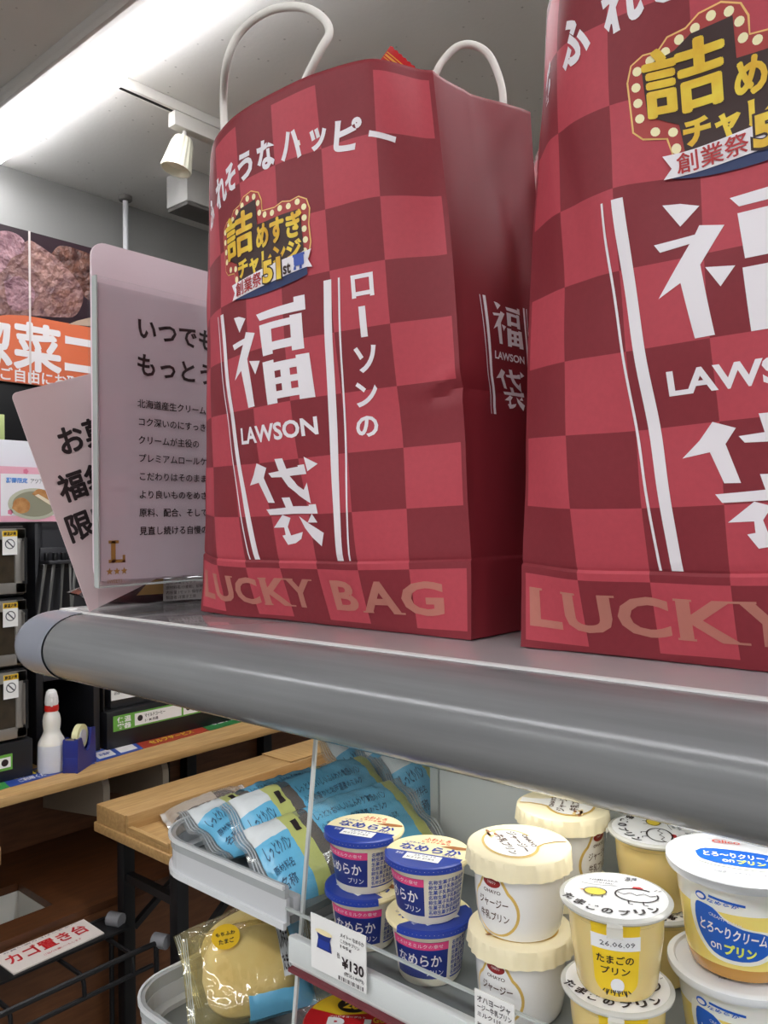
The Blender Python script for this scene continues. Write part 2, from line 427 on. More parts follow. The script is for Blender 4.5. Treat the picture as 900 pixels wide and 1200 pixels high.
# ------------------------------------------------------------------ red gift bags
Q_ = .049; WF = 7*Q_+.008; VT = .007+9*Q_+.009
BAG1 = [[(-0.3602,0.5127,-0.0858),(-0.3617,0.5143,-0.0371),(-0.3635,0.5131,0.0118),(-0.3642,0.5117,0.0609),(-0.3661,0.5094,0.1101),(-0.3686,0.5077,0.1591),(-0.3724,0.5077,0.2082),(-0.3787,0.5098,0.2566),(-0.3860,0.5118,0.3052),(-0.3926,0.5129,0.3542)],
[(-0.4092,0.5110,-0.0866),(-0.4100,0.5019,-0.0388),(-0.4104,0.4993,0.0100),(-0.4109,0.4972,0.0589),(-0.4117,0.4914,0.1078),(-0.4120,0.4845,0.1567),(-0.4116,0.4785,0.2059),(-0.4117,0.4738,0.2549),(-0.4126,0.4712,0.3038),(-0.4139,0.4697,0.3527)],
[(-0.4583,0.5097,-0.0864),(-0.4584,0.4939,-0.0403),(-0.4577,0.4853,0.0080),(-0.4577,0.4815,0.0569),(-0.4583,0.4764,0.1057),(-0.4585,0.4694,0.1546),(-0.4580,0.4634,0.2037),(-0.4580,0.4585,0.2526),(-0.4587,0.4560,0.3011),(-0.4587,0.4511,0.3502)],
[(-0.5071,0.5103,-0.0866),(-0.5072,0.4939,-0.0409),(-0.5062,0.4828,0.0068),(-0.5062,0.4709,0.0546),(-0.5059,0.4634,0.1034),(-0.5061,0.4577,0.1527),(-0.5061,0.4537,0.2021),(-0.5062,0.4503,0.2516),(-0.5070,0.4489,0.3001),(-0.5072,0.4459,0.3495)],
[(-0.5558,0.5112,-0.0870),(-0.5560,0.4940,-0.0415),(-0.5551,0.4825,0.0059),(-0.5553,0.4707,0.0536),(-0.5549,0.4646,0.1023),(-0.5551,0.4596,0.1517),(-0.5551,0.4559,0.2013),(-0.5553,0.4525,0.2505),(-0.5558,0.4500,0.2995),(-0.5563,0.4473,0.3483)],
[(-0.6047,0.5106,-0.0877),(-0.6048,0.4946,-0.0421),(-0.6042,0.4846,0.0058),(-0.6034,0.4794,0.0546),(-0.6028,0.4748,0.1034),(-0.6031,0.4698,0.1516),(-0.6031,0.4661,0.2009),(-0.6026,0.4649,0.2506),(-0.6027,0.4636,0.2997),(-0.6028,0.4621,0.3488)],
[(-0.6538,0.5088,-0.0881),(-0.6539,0.4975,-0.0416),(-0.6525,0.4932,0.0068),(-0.6509,0.4911,0.0559),(-0.6498,0.4890,0.1049),(-0.6487,0.4877,0.1538),(-0.6474,0.4870,0.2027),(-0.6464,0.4868,0.2517),(-0.6457,0.4868,0.3007),(-0.6450,0.4867,0.3497)],
[(-0.7019,0.5158,-0.0863),(-0.6991,0.5164,-0.0380),(-0.6960,0.5159,0.0102),(-0.6937,0.5149,0.0585),(-0.6918,0.5142,0.1070),(-0.6900,0.5140,0.1556),(-0.6882,0.5143,0.2042),(-0.6866,0.5149,0.2529),(-0.6853,0.5156,0.3017),(-0.6839,0.5164,0.3507)]]
BAG2 = [[(0.0383,0.5070,-0.0855),(0.0375,0.5060,-0.0364),(0.0365,0.5050,0.0125),(0.0351,0.5040,0.0614),(0.0335,0.5030,0.1103),(0.0319,0.5022,0.1591),(0.0304,0.5017,0.2079),(0.0288,0.5013,0.2568),(0.0269,0.5010,0.3057),(0.0247,0.5008,0.3547)],
[(-0.0108,0.5070,-0.0858),(-0.0114,0.5038,-0.0372),(-0.0124,0.5008,0.0114),(-0.0136,0.4982,0.0600),(-0.0150,0.4960,0.1087),(-0.0164,0.4940,0.1573),(-0.0177,0.4919,0.2060),(-0.0188,0.4898,0.2547),(-0.0201,0.4873,0.3035),(-0.0216,0.4847,0.3524)],
[(-0.0598,0.5071,-0.0861),(-0.0604,0.5014,-0.0379),(-0.0612,0.4964,0.0103),(-0.0623,0.4922,0.0586),(-0.0636,0.4889,0.1070),(-0.0649,0.4861,0.1555),(-0.0659,0.4829,0.2039),(-0.0666,0.4788,0.2524),(-0.0670,0.4738,0.3010),(-0.0676,0.4680,0.3496)],
[(-0.1088,0.5074,-0.0864),(-0.1094,0.4987,-0.0389),(-0.1101,0.4914,0.0089),(-0.1108,0.4859,0.0570),(-0.1124,0.4817,0.1053),(-0.1136,0.4786,0.1535),(-0.1145,0.4752,0.2017),(-0.1148,0.4695,0.2499),(-0.1140,0.4609,0.2979),(-0.1132,0.4509,0.3459)],
[(-0.1578,0.5087,-0.0861),(-0.1585,0.4957,-0.0404),(-0.1592,0.4870,0.0070),(-0.1592,0.4813,0.0556),(-0.1614,0.4747,0.1036),(-0.1625,0.4708,0.1517),(-0.1634,0.4697,0.1989),(-0.1636,0.4630,0.2469),(-0.1615,0.4512,0.2952),(-0.1599,0.4381,0.3428)],
[(-0.2070,0.5081,-0.0869),(-0.2078,0.4950,-0.0408),(-0.2085,0.4855,0.0061),(-0.2087,0.4791,0.0541),(-0.2109,0.4711,0.1024),(-0.2112,0.4661,0.1512),(-0.2117,0.4612,0.2002),(-0.2113,0.4559,0.2489),(-0.2097,0.4505,0.2971),(-0.2079,0.4434,0.3460)],
[(-0.2564,0.5075,-0.0871),(-0.2572,0.4952,-0.0409),(-0.2581,0.4873,0.0069),(-0.2584,0.4837,0.0555),(-0.2582,0.4826,0.1045),(-0.2574,0.4811,0.1536),(-0.2580,0.4764,0.2027),(-0.2568,0.4720,0.2529),(-0.2533,0.4688,0.3038),(-0.2491,0.4688,0.3524)],
[(-0.3058,0.5072,-0.0866),(-0.3046,0.5076,-0.0384),(-0.3029,0.5073,0.0099),(-0.3013,0.5072,0.0584),(-0.3000,0.5076,0.1074),(-0.2979,0.5081,0.1568),(-0.2944,0.5082,0.2065),(-0.2896,0.5075,0.2561),(-0.2843,0.5068,0.3053),(-0.2804,0.5064,0.3543)]]
def paper(name, base, light=None):
    m = M(name, base, .55, spec=.35)
    nt = m.node_tree; b = nt.nodes['Principled BSDF']
    tc = nt.nodes.new('ShaderNodeTexCoord')
    nz = nt.nodes.new('ShaderNodeTexNoise'); nz.inputs['Scale'].default_value = 9; nz.inputs['Detail'].default_value = 3
    nt.links.new(tc.outputs['Object'], nz.inputs[0])
    nf = nt.nodes.new('ShaderNodeTexNoise'); nf.inputs['Scale'].default_value = 900; nf.inputs['Detail'].default_value = 2
    nt.links.new(tc.outputs['Object'], nf.inputs[0])
    b1 = nt.nodes.new('ShaderNodeBump'); b1.inputs['Strength'].default_value = .25; b1.inputs['Distance'].default_value = .006; nt.links.new(nz.outputs[0], b1.inputs['Height'])
    b2 = nt.nodes.new('ShaderNodeBump'); b2.inputs['Strength'].default_value = .12; b2.inputs['Distance'].default_value = .0004; nt.links.new(nf.outputs[0], b2.inputs['Height'])
    nt.links.new(b1.outputs[0], b2.inputs['Normal']); nt.links.new(b2.outputs[0], b.inputs['Normal'])
    if light:
        def mth(op, a, c=None):
            x = nt.nodes.new('ShaderNodeMath'); x.operation = op
            for i, q in enumerate((a, c)):
                if q is None: continue
                if isinstance(q, (int, float)): x.inputs[i].default_value = q
                else: nt.links.new(q, x.inputs[i])
            return x.outputs[0]
        uv = nt.nodes.new('ShaderNodeUVMap'); uv.uv_map = 'uv'; sp = nt.nodes.new('ShaderNodeSeparateXYZ'); nt.links.new(uv.outputs[0], sp.inputs[0])
        fu = mth('FLOOR', sp.outputs[0]); fv = mth('FLOOR', sp.outputs[1])
        par = mth('SUBTRACT', 1.0, mth('ABSOLUTE', mth('MODULO', mth('ADD', fu, fv), 2.0)))
        ok = mth('MULTIPLY', mth('MULTIPLY', mth('GREATER_THAN', sp.outputs[0], 0.0), mth('LESS_THAN', sp.outputs[0], 7.0)), mth('MULTIPLY', mth('GREATER_THAN', sp.outputs[1], 0.0), mth('LESS_THAN', sp.outputs[1], 9.0)))
        mx = nt.nodes.new('ShaderNodeMix'); mx.data_type = 'RGBA'; nt.links.new(mth('MULTIPLY', par, ok), mx.inputs[0])
        mx.inputs[6].default_value = lin(base); mx.inputs[7].default_value = lin(light)
        nm = nt.nodes.new('ShaderNodeTexNoise'); nm.inputs['Scale'].default_value = 240; nm.inputs['Detail'].default_value = 6; nt.links.new(tc.outputs['Object'], nm.inputs[0])
        hv = nt.nodes.new('ShaderNodeHueSaturation'); nt.links.new(mx.outputs[2], hv.inputs['Color'])
        nt.links.new(mth('MULTIPLY_ADD', nm.outputs[0], .18), hv.inputs['Value']); hv.inputs['Value'].links[0].from_node.inputs[2].default_value = .91
        nt.links.new(hv.outputs[0], b.inputs['Base Color'])
    return m
PAPER = paper('red_checkered_paper', (138, 47, 56), (191, 74, 86))
PAPERS = paper('red_plain_paper', (134, 40, 49))
KRAFT = M('paper_inside', (196, 160, 140), .8)
PINKINK = K('pale_pink_ink', (222, 150, 132), .6, alpha=.62)
BAGINK = K('bag_white_ink', (246, 240, 244), .6)
GOLDL = K('gold_print', (248, 222, 74), .45, var=(45, (230, 176, 40)))
MARQ = K('marquee_red', (178, 62, 58), .5)
CREAMD = K('marquee_bulb', (255, 244, 196), .5)
YELL = K('marquee_outline', (246, 200, 120), .5)
DARKP = K('logo_dark', (58, 34, 32), .55)
NAVY = K('logo_navy', (34, 52, 98), .5)
REDP = K('logo_red_ink', (186, 44, 48), .5)
BLUEP = K('logo_blue', (62, 88, 176), .5)

def crw(P, u):
    """smooth value along a row of points, straight beyond the ends"""
    n = len(P)-1; uc = max(0, min(n, u)); i = min(int(uc), n-1); t = uc-i
    b, c = P[i], P[i+1]; a = P[i-1] if i > 0 else b*2-c; d = P[i+2] if i+2 <= n else c*2-b
    p = ((b*2)+(c-a)*t+(a*2-b*5+c*4-d)*t*t+(b*3-a-c*3+d)*t**3)*.5
    if u < 0: p = p+(P[1]-P[0])*u
    elif u > n: p = p+(P[-1]-P[-2])*(u-n)
    return p
class Bag:
    def __init__(s, net, dents=(), depth=.12, seed=0):
        s.net = [[Vector(p) for p in net[7-i]] for i in range(8)]      # columns from the left
        s.dents = dents; s.depth = depth; s.seed = seed
    def base(s, x, v):
        w_ = (v-.007)/Q_; u = (x-.004)/Q_
        p = crw([crw(c, w_) for c in s.net], u)
        return Vector((p.x, p.y, max(p.z, ZT+.0003)))
    def h(s, x, v):
        r = .0010*(1-sstep(.0615, .0645, v))-.0012*math.exp(-((v-.063)/.0012)**2)
        f = sstep(0, .03, v)*sstep(0, .02, VT-v+.012)
        r += f*.0022*noise.noise(Vector((x*9, v*7, s.seed)))+f*.0011*noise.noise(Vector((x*26, v*20, s.seed+5)))
        r += .0020*math.exp(-((WF-x)/.006)**2)
        for (cx, cv, ang, ln, wd, am) in s.dents:
            dx, dv = x-cx, v-cv; a = dx*math.cos(ang)+dv*math.sin(ang); b = -dx*math.sin(ang)+dv*math.cos(ang)
            r += am*math.exp(-(a/ln)**2-(b/wd)**2)
        return r
    def front(s, x, v, eps=0.0):
        e = .002; du = s.base(x+e, v)-s.base(x-e, v); dv = s.base(x, v+e)-s.base(x, v-e)
        n = du.cross(dv).normalized(); k = sstep(-.001, .012, x)*sstep(-.001, .012, WF-x) if False else 1
        p = s.base(x, v)+n*(s.h(x, v)*k+eps); p.z = max(p.z, ZT+.0003); return p
    def right(s, t, v, eps=0.0):
        a = s.front(WF, v); b = a+Vector((lerp(.004, .026, (v/VT)**1.5), lerp(s.depth, s.depth-.008, v/VT), 0))
        p = a.lerp(b, t); f = math.sin(PI*t)
        g = v/VT
        o = f*(.006*math.sin(PI*g)+.004*noise.noise(Vector((t*3, v*9, s.seed+2))))-.0075*max(0, 1-abs(t-.45)/.45)*sstep(.45, 1, g)
        o += -.007*math.exp(-((t-.62-(1-g)*.5)/.14)**2)*math.exp(-((g-.62)/.16)**2)*f
        o += -.0022*(1-math.exp(-t/.05))
        o += .0016*(1-sstep(.0615, .0645, v))*f
        return p+Vector((o+eps, 0, 0))
    def left(s, t, v, eps=0.0):
        a = s.front(0, v); b = a+Vector((lerp(.0, .02, v/VT), lerp(s.depth, s.depth-.012, v/VT), 0))
        p = b.lerp(a, t); return p-Vector((math.sin(PI*t)*(.003*math.sin(PI*v/VT)-.012*sstep(.6, 1, v/VT))+eps, 0, 0))
    def back(s, t, v):
        a = s.right(1, v); b = s.left(0, v); p = a.lerp(b, t); return p+Vector((0, math.sin(PI*t)*.02*sstep(.05, .6, v/VT), 0))
    def mesh(s):
        mb = MB(); vs = [0, .003]+[.007+Q_*9*i/84 for i in range(85)]+[VT-.003, VT]
        vs = sorted(set([round(x, 5) for x in vs]+[.0612, .062, .063, .064, .0648]))
        xs = lins(0, WF, 66)
        loop = [('f', x) for x in xs]+[('r', t) for t in lins(0, 1, 20)[1:]]+[('b', t) for t in lins(0, 1, 16)[1:]]+[('l', t) for t in lins(0, 1, 10)[1:-1]]
        V = []; U = []
        for v in vs:
            for kind, t in loop:
                V.append({'f': s.front, 'r': s.right, 'b': s.back, 'l': s.left}[kind](t, v))
                U.append((7-(t-.004)/Q_ if kind == 'f' else (-.5 if kind == 'r' else 20), (v-.007)/Q_))
        n = len(loop); F = []; mi = []
        for j in range(len(vs)-1):
            for i in range(n):
                F.append([j*n+i, j*n+(i+1) % n, (j+1)*n+(i+1) % n, (j+1)*n+i]); mi.append(0 if i < 66 else 1)
        F.append(list(range(n))[::-1]); mi.append(1)
        mb.add(V, F, mi, True, U); return mb

def _n2(p): return ((p[0]-50)/995, (940-(p[1]+.165*(p[0]-50)))/761)
FUKU = [[_n2(p) for p in P] for P in (
    [(105, 172), (200, 165), (300, 182), (195, 292)],
    [(50, 392), (270, 340), (295, 290), (425, 298), (290, 505), (340, 880), (235, 900), (180, 600), (55, 685), (240, 390), (80, 433)],
    [(315, 520), (468, 517), (388, 625)])]+[[(x/100, y/100) for x, y in P] for P in (
    [(41, 94), (86, 96), (86, 101), (97, 101), (97, 86.5), (45.5, 86.5)],
    [(44.5, 82), (60, 82), (60, 50), (47, 50)], [(60, 82), (81, 82), (81, 75), (60, 75)], [(60, 62), (81, 62), (81, 53.5), (60, 53.5)], [(81, 84), (93, 84), (93, 49), (81, 49)],
    [(45.5, 44), (60, 44), (60, 0), (47.5, 0)], [(60, 41), (84, 41), (84, 32.5), (60, 32.5)], [(60, 25.5), (84, 25.5), (84, 19), (60, 19)], [(60, 12), (84, 12), (84, 4.5), (60, 4.5)],
    [(67, 33), (77, 33), (77, 5), (67, 5)], [(84, 44), (97, 44), (98.5, 0), (84, 0)])]
def _nt(p):
    x, y = p; xx = (x-262)*.00403 if x < 324 else (.25+(x-324)*.002755 if x < 520 else .79+(x-520)*.0021)
    return (xx, (1108-(y+.08*(x-262)))/493)
TAI = [[_nt(p) for p in P] for P in (
    [(262, 752), (290, 690), (312, 625), (357, 652), (332, 708), (362, 850), (325, 850), (305, 735)],
    [(362, 682), (418, 672), (408, 605), (447, 603), (455, 662), (512, 652), (510, 645), (548, 640), (552, 692), (462, 702), (490, 755), (518, 778), (545, 738), (546, 852), (490, 812), (445, 760), (425, 706), (374, 706)],
    [(553, 600), (622, 640), (560, 678)],
    [(310, 890), (413, 876), (403, 820), (440, 820), (447, 870), (530, 866), (530, 858), (575, 855), (578, 906), (440, 912), (320, 922)],
    [(388, 918), (425, 935), (404, 985), (413, 1035), (475, 1012), (462, 1052), (430, 1078), (390, 1090), (368, 1038), (386, 1032), (385, 990), (328, 995)],
    [(468, 925), (512, 962), (600, 1010), (574, 1085), (520, 1040), (490, 990)],
    [(540, 908), (568, 955), (508, 958)])]
def big_char(mb, G, mp, box, mi, cut):
    for P in G: mb.poly([(box[0]+x*(box[2]-box[0]), box[1]+y*(box[3]-box[1])) for x, y in P], mp, mi, cut)
# the printed design, in squares: k counts from the right edge, j from the bottom
def bag_print(bag, mb):
    eps = [.0005]
    def mp_(x, y): return bag.front(.004+(7+x)*Q_, .007+y*Q_, eps[0])       # x = -k
    mp = mp_
    C = .16
    def layer(e): eps[0] = e
    # banner lines
    def stripe(kt, kb, wd, jt=5.86, jb=1.16):
        mb.poly([(-kt-wd/2, jt), (-kb-wd/2, jb), (-kb+wd/2, jb), (-kt+wd/2, jt)], mp, 0, C)
    for sg in (1, -1):
        stripe(3.5+sg*1.45, 3.5+sg*1.13, .15); stripe(3.5+sg*1.67, 3.5+sg*1.35, .035)
    big_char(mb, FUKU, mp, (-4.55, 4.0, -2.45, 5.69), 0, C)
    mb.text('LAWSON', mp, 0, box=(-4.53, 3.37, -2.5, 3.68), bold=.03, cut=C)
    big_char(mb, TAI, mp, (-4.45, 1.43, -2.6, 3.05), 0, C)
    for ch, y0, y1, sh in (('ロ', 5.48, 5.85, 0), ('|', 4.85, 5.34, .03), ('ソ', 4.28, 4.71, .06), ('ン', 3.73, 4.14, .12), ('の', 3.23, 3.58, .18)):
        xa = -1.62-sh; xb = -1.22-sh
        if ch == '|': mb.poly([(-1.52, y0), (-1.40, y0), (-1.40, y1), (-1.52, y1)], mp, 0, C)
        else: mb.text(ch, mp, 0, box=(xa, y0, xb, y1), bold=.03, cut=C)
    arch = lambda k: 8.24-.050*(k-3.3)**2
    for ch, k, sz in (('あ', 6.40, .54), ('ふ', 5.58, .60), ('れ', 4.80, .58), ('そ', 4.32, .5), ('う', 3.78, .48), ('な', 3.2, .5), ('ハ', 2.6, .48), ('ッ', 2.05, .36), ('ピ', 1.5, .52), ('ー', .9, .5)):
        j = arch(k); sl = .105*(k-3.3)
        hh = sz*(.2 if ch == 'ー' else 1)
        mb.text(ch, mp, 0, box=(-k-sz*.46, j-hh/2, -k+sz*.46, j+hh/2), bold=.045, rot=math.atan(sl), cut=C)
    # see-through lettering along the bottom
    x0 = -6.82
    for ch, a, b in (('L', -6.92, -6.36), ('U', -6.30, -5.58), ('C', -5.50, -4.80), ('K', -4.70, -3.92), ('Y', -3.95, -3.28), ('B', -2.75, -2.15), ('A', -2.05, -1.25), ('G', -1.22, -.42)):
        mb.text(ch, mp, 1, box=(a, .22, b, .80), bold=.03, cut=C)
        if ch in 'LUKYA':
            w = .1
            for xx, yy in {'L': [(a, .77)], 'U': [(a-.03, .77), (b-.17, .77)], 'K': [(a-.03, .77), (a-.03, .22), (b-.2, .77), (b-.16, .22)], 'Y': [(a-.02, .77), (b-.17, .77)], 'A': [(a-.04, .22), (b-.18, .22)]}[ch]:
                mb.poly([(xx, yy), (xx+.24, yy), (xx+.24, yy+.03), (xx, yy+.03)], mp, 1, C)
    # the show-board emblem
    O = [(-4.86, 6.62), (-4.90, 7.30), (-4.84, 7.52), (-4.68, 7.62), (-4.50, 7.62), (-4.38, 7.76), (-4.16, 7.80), (-4.0, 7.92), (-3.74, 7.96), (-3.52, 7.86), (-3.44, 7.68), (-3.44, 7.46), (-3.1, 7.42), (-2.9, 7.48), (-2.72, 7.44), (-2.52, 7.48), (-2.34, 7.38), (-2.28, 7.18), (-2.32, 6.9), (-2.30, 6.55), (-2.36, 6.30), (-2.6, 6.1), (-4.36, 6.1), (-4.46, 6.46), (-4.74, 6.5)]
    def shrink(P, d):
        n = len(P); out = []
        for i in range(n):
            a, b, c = P[i-1], P[i], P[(i+1) % n]
            t = Vector((c[0]-a[0], c[1]-a[1])).normalized(); out.append((b[0]-t.y*d, b[1]+t.x*d))
        return out
    area2 = sum(O[i-1][0]*O[i][1]-O[i][0]*O[i-1][1] for i in range(len(O)))
    sg = 1 if area2 > 0 else -1
    mp = lambda x, y: mp_(-2.3+(x+2.3)*.946, 6.45+(y-6.45)*.87 if y > 6.45 else y)
    layer(.0005); mb.poly(O, mp, 2, C)                            # outline
    layer(.0008); mb.poly(shrink(O, sg*.025), mp, 3, C)              # red board
    layer(.0011)
    ring = [Vector((*p, 0)) for p in shrink(O, sg*.115)]
    acc = 0; step = .21
    for i in range(len(ring)):
        a, b = ring[i-1], ring[i]; L = (b-a).length; t = step-acc
        while t < L:
            p = a.lerp(b, t/L); mb.poly(circle(p.x, p.y, .058, .062, 12), mp, 4); t += step
        acc = (acc+L) % step
    layer(.0013)
    mb.poly([(-4.66, 6.80), (-4.70, 7.44), (-4.30, 7.56), (-4.10, 7.70), (-3.62, 7.74), (-3.60, 7.22), (-3.3, 7.20), (-2.5, 7.22), (-2.46, 6.42), (-3.0, 6.24), (-4.25, 6.24), (-4.30, 6.62)], mp, 5, C)
    layer(.0016)
    mb.text('詰', mp, 6, box=(-4.70, 6.74, -3.72, 7.64), bold=-.026, cut=C)
    mb.text('めすぎ', mp, 6, box=(-3.64, 6.70, -2.46, 7.22), bold=-.045, cut=C)
    mb.text('チャレンジ', mp, 6, box=(-4.26, 6.29, -2.50, 6.67), bold=.05, cut=C)
    layer(.0012); mb.poly([(-4.42, 5.98)]+[(-4.42+i*.2, 5.98+.10*math.sin(PI*i/10)*-1+.03*i/10) for i in range(1, 10)]+[(-2.42, 6.02), (-2.42, 6.32), (-4.42, 6.2)], mp, 7, C)
    layer(.0018); mb.poly([(-4.52, 5.98), (-4.42, 6.10), (-4.52, 6.26), (-4.3, 6.27), (-2.42, 6.40), (-2.30, 6.42), (-2.38, 6.26), (-2.30, 6.12), (-2.42, 6.14), (-3.3, 6.04)], mp, 0, C)
    layer(.0021); mb.text('創業祭', mp, 8, box=(-4.36, 6.03, -3.52, 6.28), bold=-.012, cut=C, rot=.05)
    mb.text('51', mp, 5, box=(-3.50, 6.02, -2.96, 6.46), bold=.09, cut=C)
    layer(.0024); mb.text('51', mp, 6, box=(-3.47, 6.05, -2.99, 6.43), bold=.05, cut=C)
    mb.text('st', mp, 5, box=(-2.94, 6.10, -2.76, 6.28), bold=.03, cut=C)
    mb.poly(rrect(-2.68, 6.19, -2.46, 6.38, .03), mp, 9, C); mb.poly([(-2.70, 6.34), (-2.44, 6.35), (-2.44, 6.39), (-2.70, 6.38)], mp, 9)
    for dx in (-.63, -.50): mb.poly([(-2-dx-.02-1.2+.02, 6.13), (-2-dx-1.14, 6.13), (-2-dx-1.14, 6.19), (-2-dx-1.18, 6.19)], mp, 9)
def side_print(bag, mb):
    def mp(x, y): return bag.right(x/bag.depth, y, .0006)
    X = lambda k: .061-(k-3.5)*.0205
    Y = lambda j: .178+(j-1.16)*.0205*.98
    c = .008
    for sg in (1, -1):
        for kt, kb, wd in ((1.45, 1.13, .15), (1.67, 1.35, .035)):
            mb.poly([(X(3.5+sg*kt)-wd*.0102, Y(5.86)), (X(3.5+sg*kb)-wd*.0102, Y(1.16)), (X(3.5+sg*kb)+wd*.0102, Y(1.16)), (X(3.5+sg*kt)+wd*.0102, Y(5.86))], mp, 0, c)
    big_char(mb, FUKU, mp, (X(4.55), Y(4.0), X(2.45), Y(5.69)), 0, c)
    mb.text('LAWSON', mp, 0, box=(X(4.5), Y(3.38), X(2.5), Y(3.7)), bold=.03, cut=c)
    big_char(mb, TAI, mp, (X(4.45), Y(1.43), X(2.6), Y(3.05)), 0, c)
def make_bag(net, label, dents, seed, loc):
    b = Bag(net, dents, seed=seed)
    t = thing('gift_bag', label, 'bag', loc, group='red checkered gift bags on the shelf top')
    body = b.mesh().build('bag_body', [PAPER, PAPERS], t, sharp=28)
    sm = body.modifiers.new('paper', 'SOLIDIFY'); sm.thickness = .0007; sm.offset = -1
    pm = MB(); bag_print(b, pm)
    pm.build('front_print', [BAGINK, PINKINK, YELL, MARQ, CREAMD, DARKP, GOLDL, NAVY, REDP, BLUEP], body)
    sp = MB(); side_print(b, sp); sp.build('side_print', BAGINK, body)
    return t, b
ROPE = M('twisted_paper_rope', (242, 238, 230), .8, bump=(500, .5, .0006))
def handle(pts, t):
    return MB().tube(cr(pts, 8), .0034, 10).build('handle', ROPE, t, sharp=60)
bag1, B1 = make_bag(BAG1, 'whole red checkered gift bag standing nearest the notices, with both rope handles in view', [(WF, .196, R(12), .035, .005, -.005), (WF-.02, .20, R(35), .03, .006, .002), (WF-.055, .45, R(90), .06, .012, .001), (.19, .14, R(80), .05, .01, -.0015)], 1.0, (-.53, .57, ZT))
def dpt(px, py, d): return ray(px, py)*d
rim = lambda k: B1.front(.004+(7-k)*Q_, VT-.02)-Vector((0, -.002, 0))
a0 = rim(4.75)+Vector((0, .004, 0)); a1 = rim(2.45)+Vector((0, .004, 0))
handle([a0+Vector((0, 0, -.03)), a0, dpt(262, 118, a0.dot(AX)), dpt(266, 72, .70), dpt(283, 36, .69), dpt(315, 13, .675), dpt(350, 8, .66), dpt(376, 19, .65), dpt(386, 38, .645), dpt(374, 62, .645), a1+Vector((0, 0, .012)), a1+Vector((0, 0, -.03))], bag1)
bk = [B1.back(t, VT-.02)-Vector((0, .003, 0)) for t in (.20, .62)]
handle([dpt(588, 175, .728), dpt(590, 128, .718), dpt(587, 98, .718), dpt(574, 66, .718), dpt(555, 53, .718), dpt(536, 55, .718), dpt(520, 70, .718), dpt(508, 92, .718), dpt(500, 120, .718)], bag1)
bag2, B2 = make_bag(BAG2, 'red checkered gift bag nearest the viewer, cut by the right edge of the photo', [(.10, .28, R(70), .05, .014, .003), (.06, .33, R(100), .05, .010, -.002)], 4.0, (-.13, .57, ZT))
r2 = lambda k: B2.front(.004+(7-k)*Q_, VT-.02)+Vector((0, .012, 0))
p, q = r2(4.75), r2(2.45); m_ = (p+q)/2
handle([p+Vector((0, .012, -.03)), p, p+Vector((-.005, .01, .06)), m_+Vector((-.05, 0, .11)), m_+Vector((0, -.005, .125)), m_+Vector((.05, 0, .11)), q+Vector((.005, .01, .06)), q, q+Vector((0, .012, -.03))], bag2)
handle([p+Vector((0, .10, -.03)), p+Vector((0, .10, 0)), p+Vector((-.005, .11, .06)), m_+Vector((-.05, .11, .11)), m_+Vector((0, .11, .125)), m_+Vector((.05, .11, .11)), q+Vector((.005, .11, .06)), q+Vector((0, .10, 0)), q+Vector((0, .10, -.03))], bag2)
bag3 = dup(bag2, (-.27, .787, ZT), label='red gift bag mostly hidden in the gap behind the two front bags')

# snack packet sticking out of the first bag
def packet():
    t = thing('snack_packet', 'red snack packet with yellow stripes poking out of the gift bag', 'packet', dpt(470, 100, .705))
    o = dpt(458, 53, .705); e1 = (dpt(500, 90, .705)-o); e2 = (dpt(428, 96, .705)-o)
    e1.normalize(); e2.normalize(); n = e1.cross(e2).normalized(); 
    if n.dot(AX) > 0: n = -n
    mb = MB()
    # front and back of the pouch, with a zigzag end
    def pt(u, v, s): 
        puff = .008*math.sin(PI*min(1, max(0, u/.09)))*min(1, v/.03)
        zz = .0010*abs(((u*400) % 2)-1) if v < .001 else 0
        return o+e1*u+e2*(v+zz)+n*(s*(puff+.0004))
    us = lins(0, .09, 72); vs = [0, .004, .008, .012, .02, .03, .05, .07]
    band = lambda u, v: 0
    for s in (1, -1): mb.grid(lambda u, v: pt(u, v, s), us, vs if s == 1 else vs, 0)
    b = mb.build('pouch', K('red_foil', (196, 26, 34), .3), t)
    st = MB()
    for v0, wd in ((.0065, .0010), (.0088, .0018), (.0118, .0008)):
        st.grid(lambda u, v: pt(u, v, 1)+n*.0006, lins(.001, .089, 30), [v0, v0+wd], 0)
    st.build('stripe', K('gold_stripe', (232, 160, 60), .4), b)
packet()

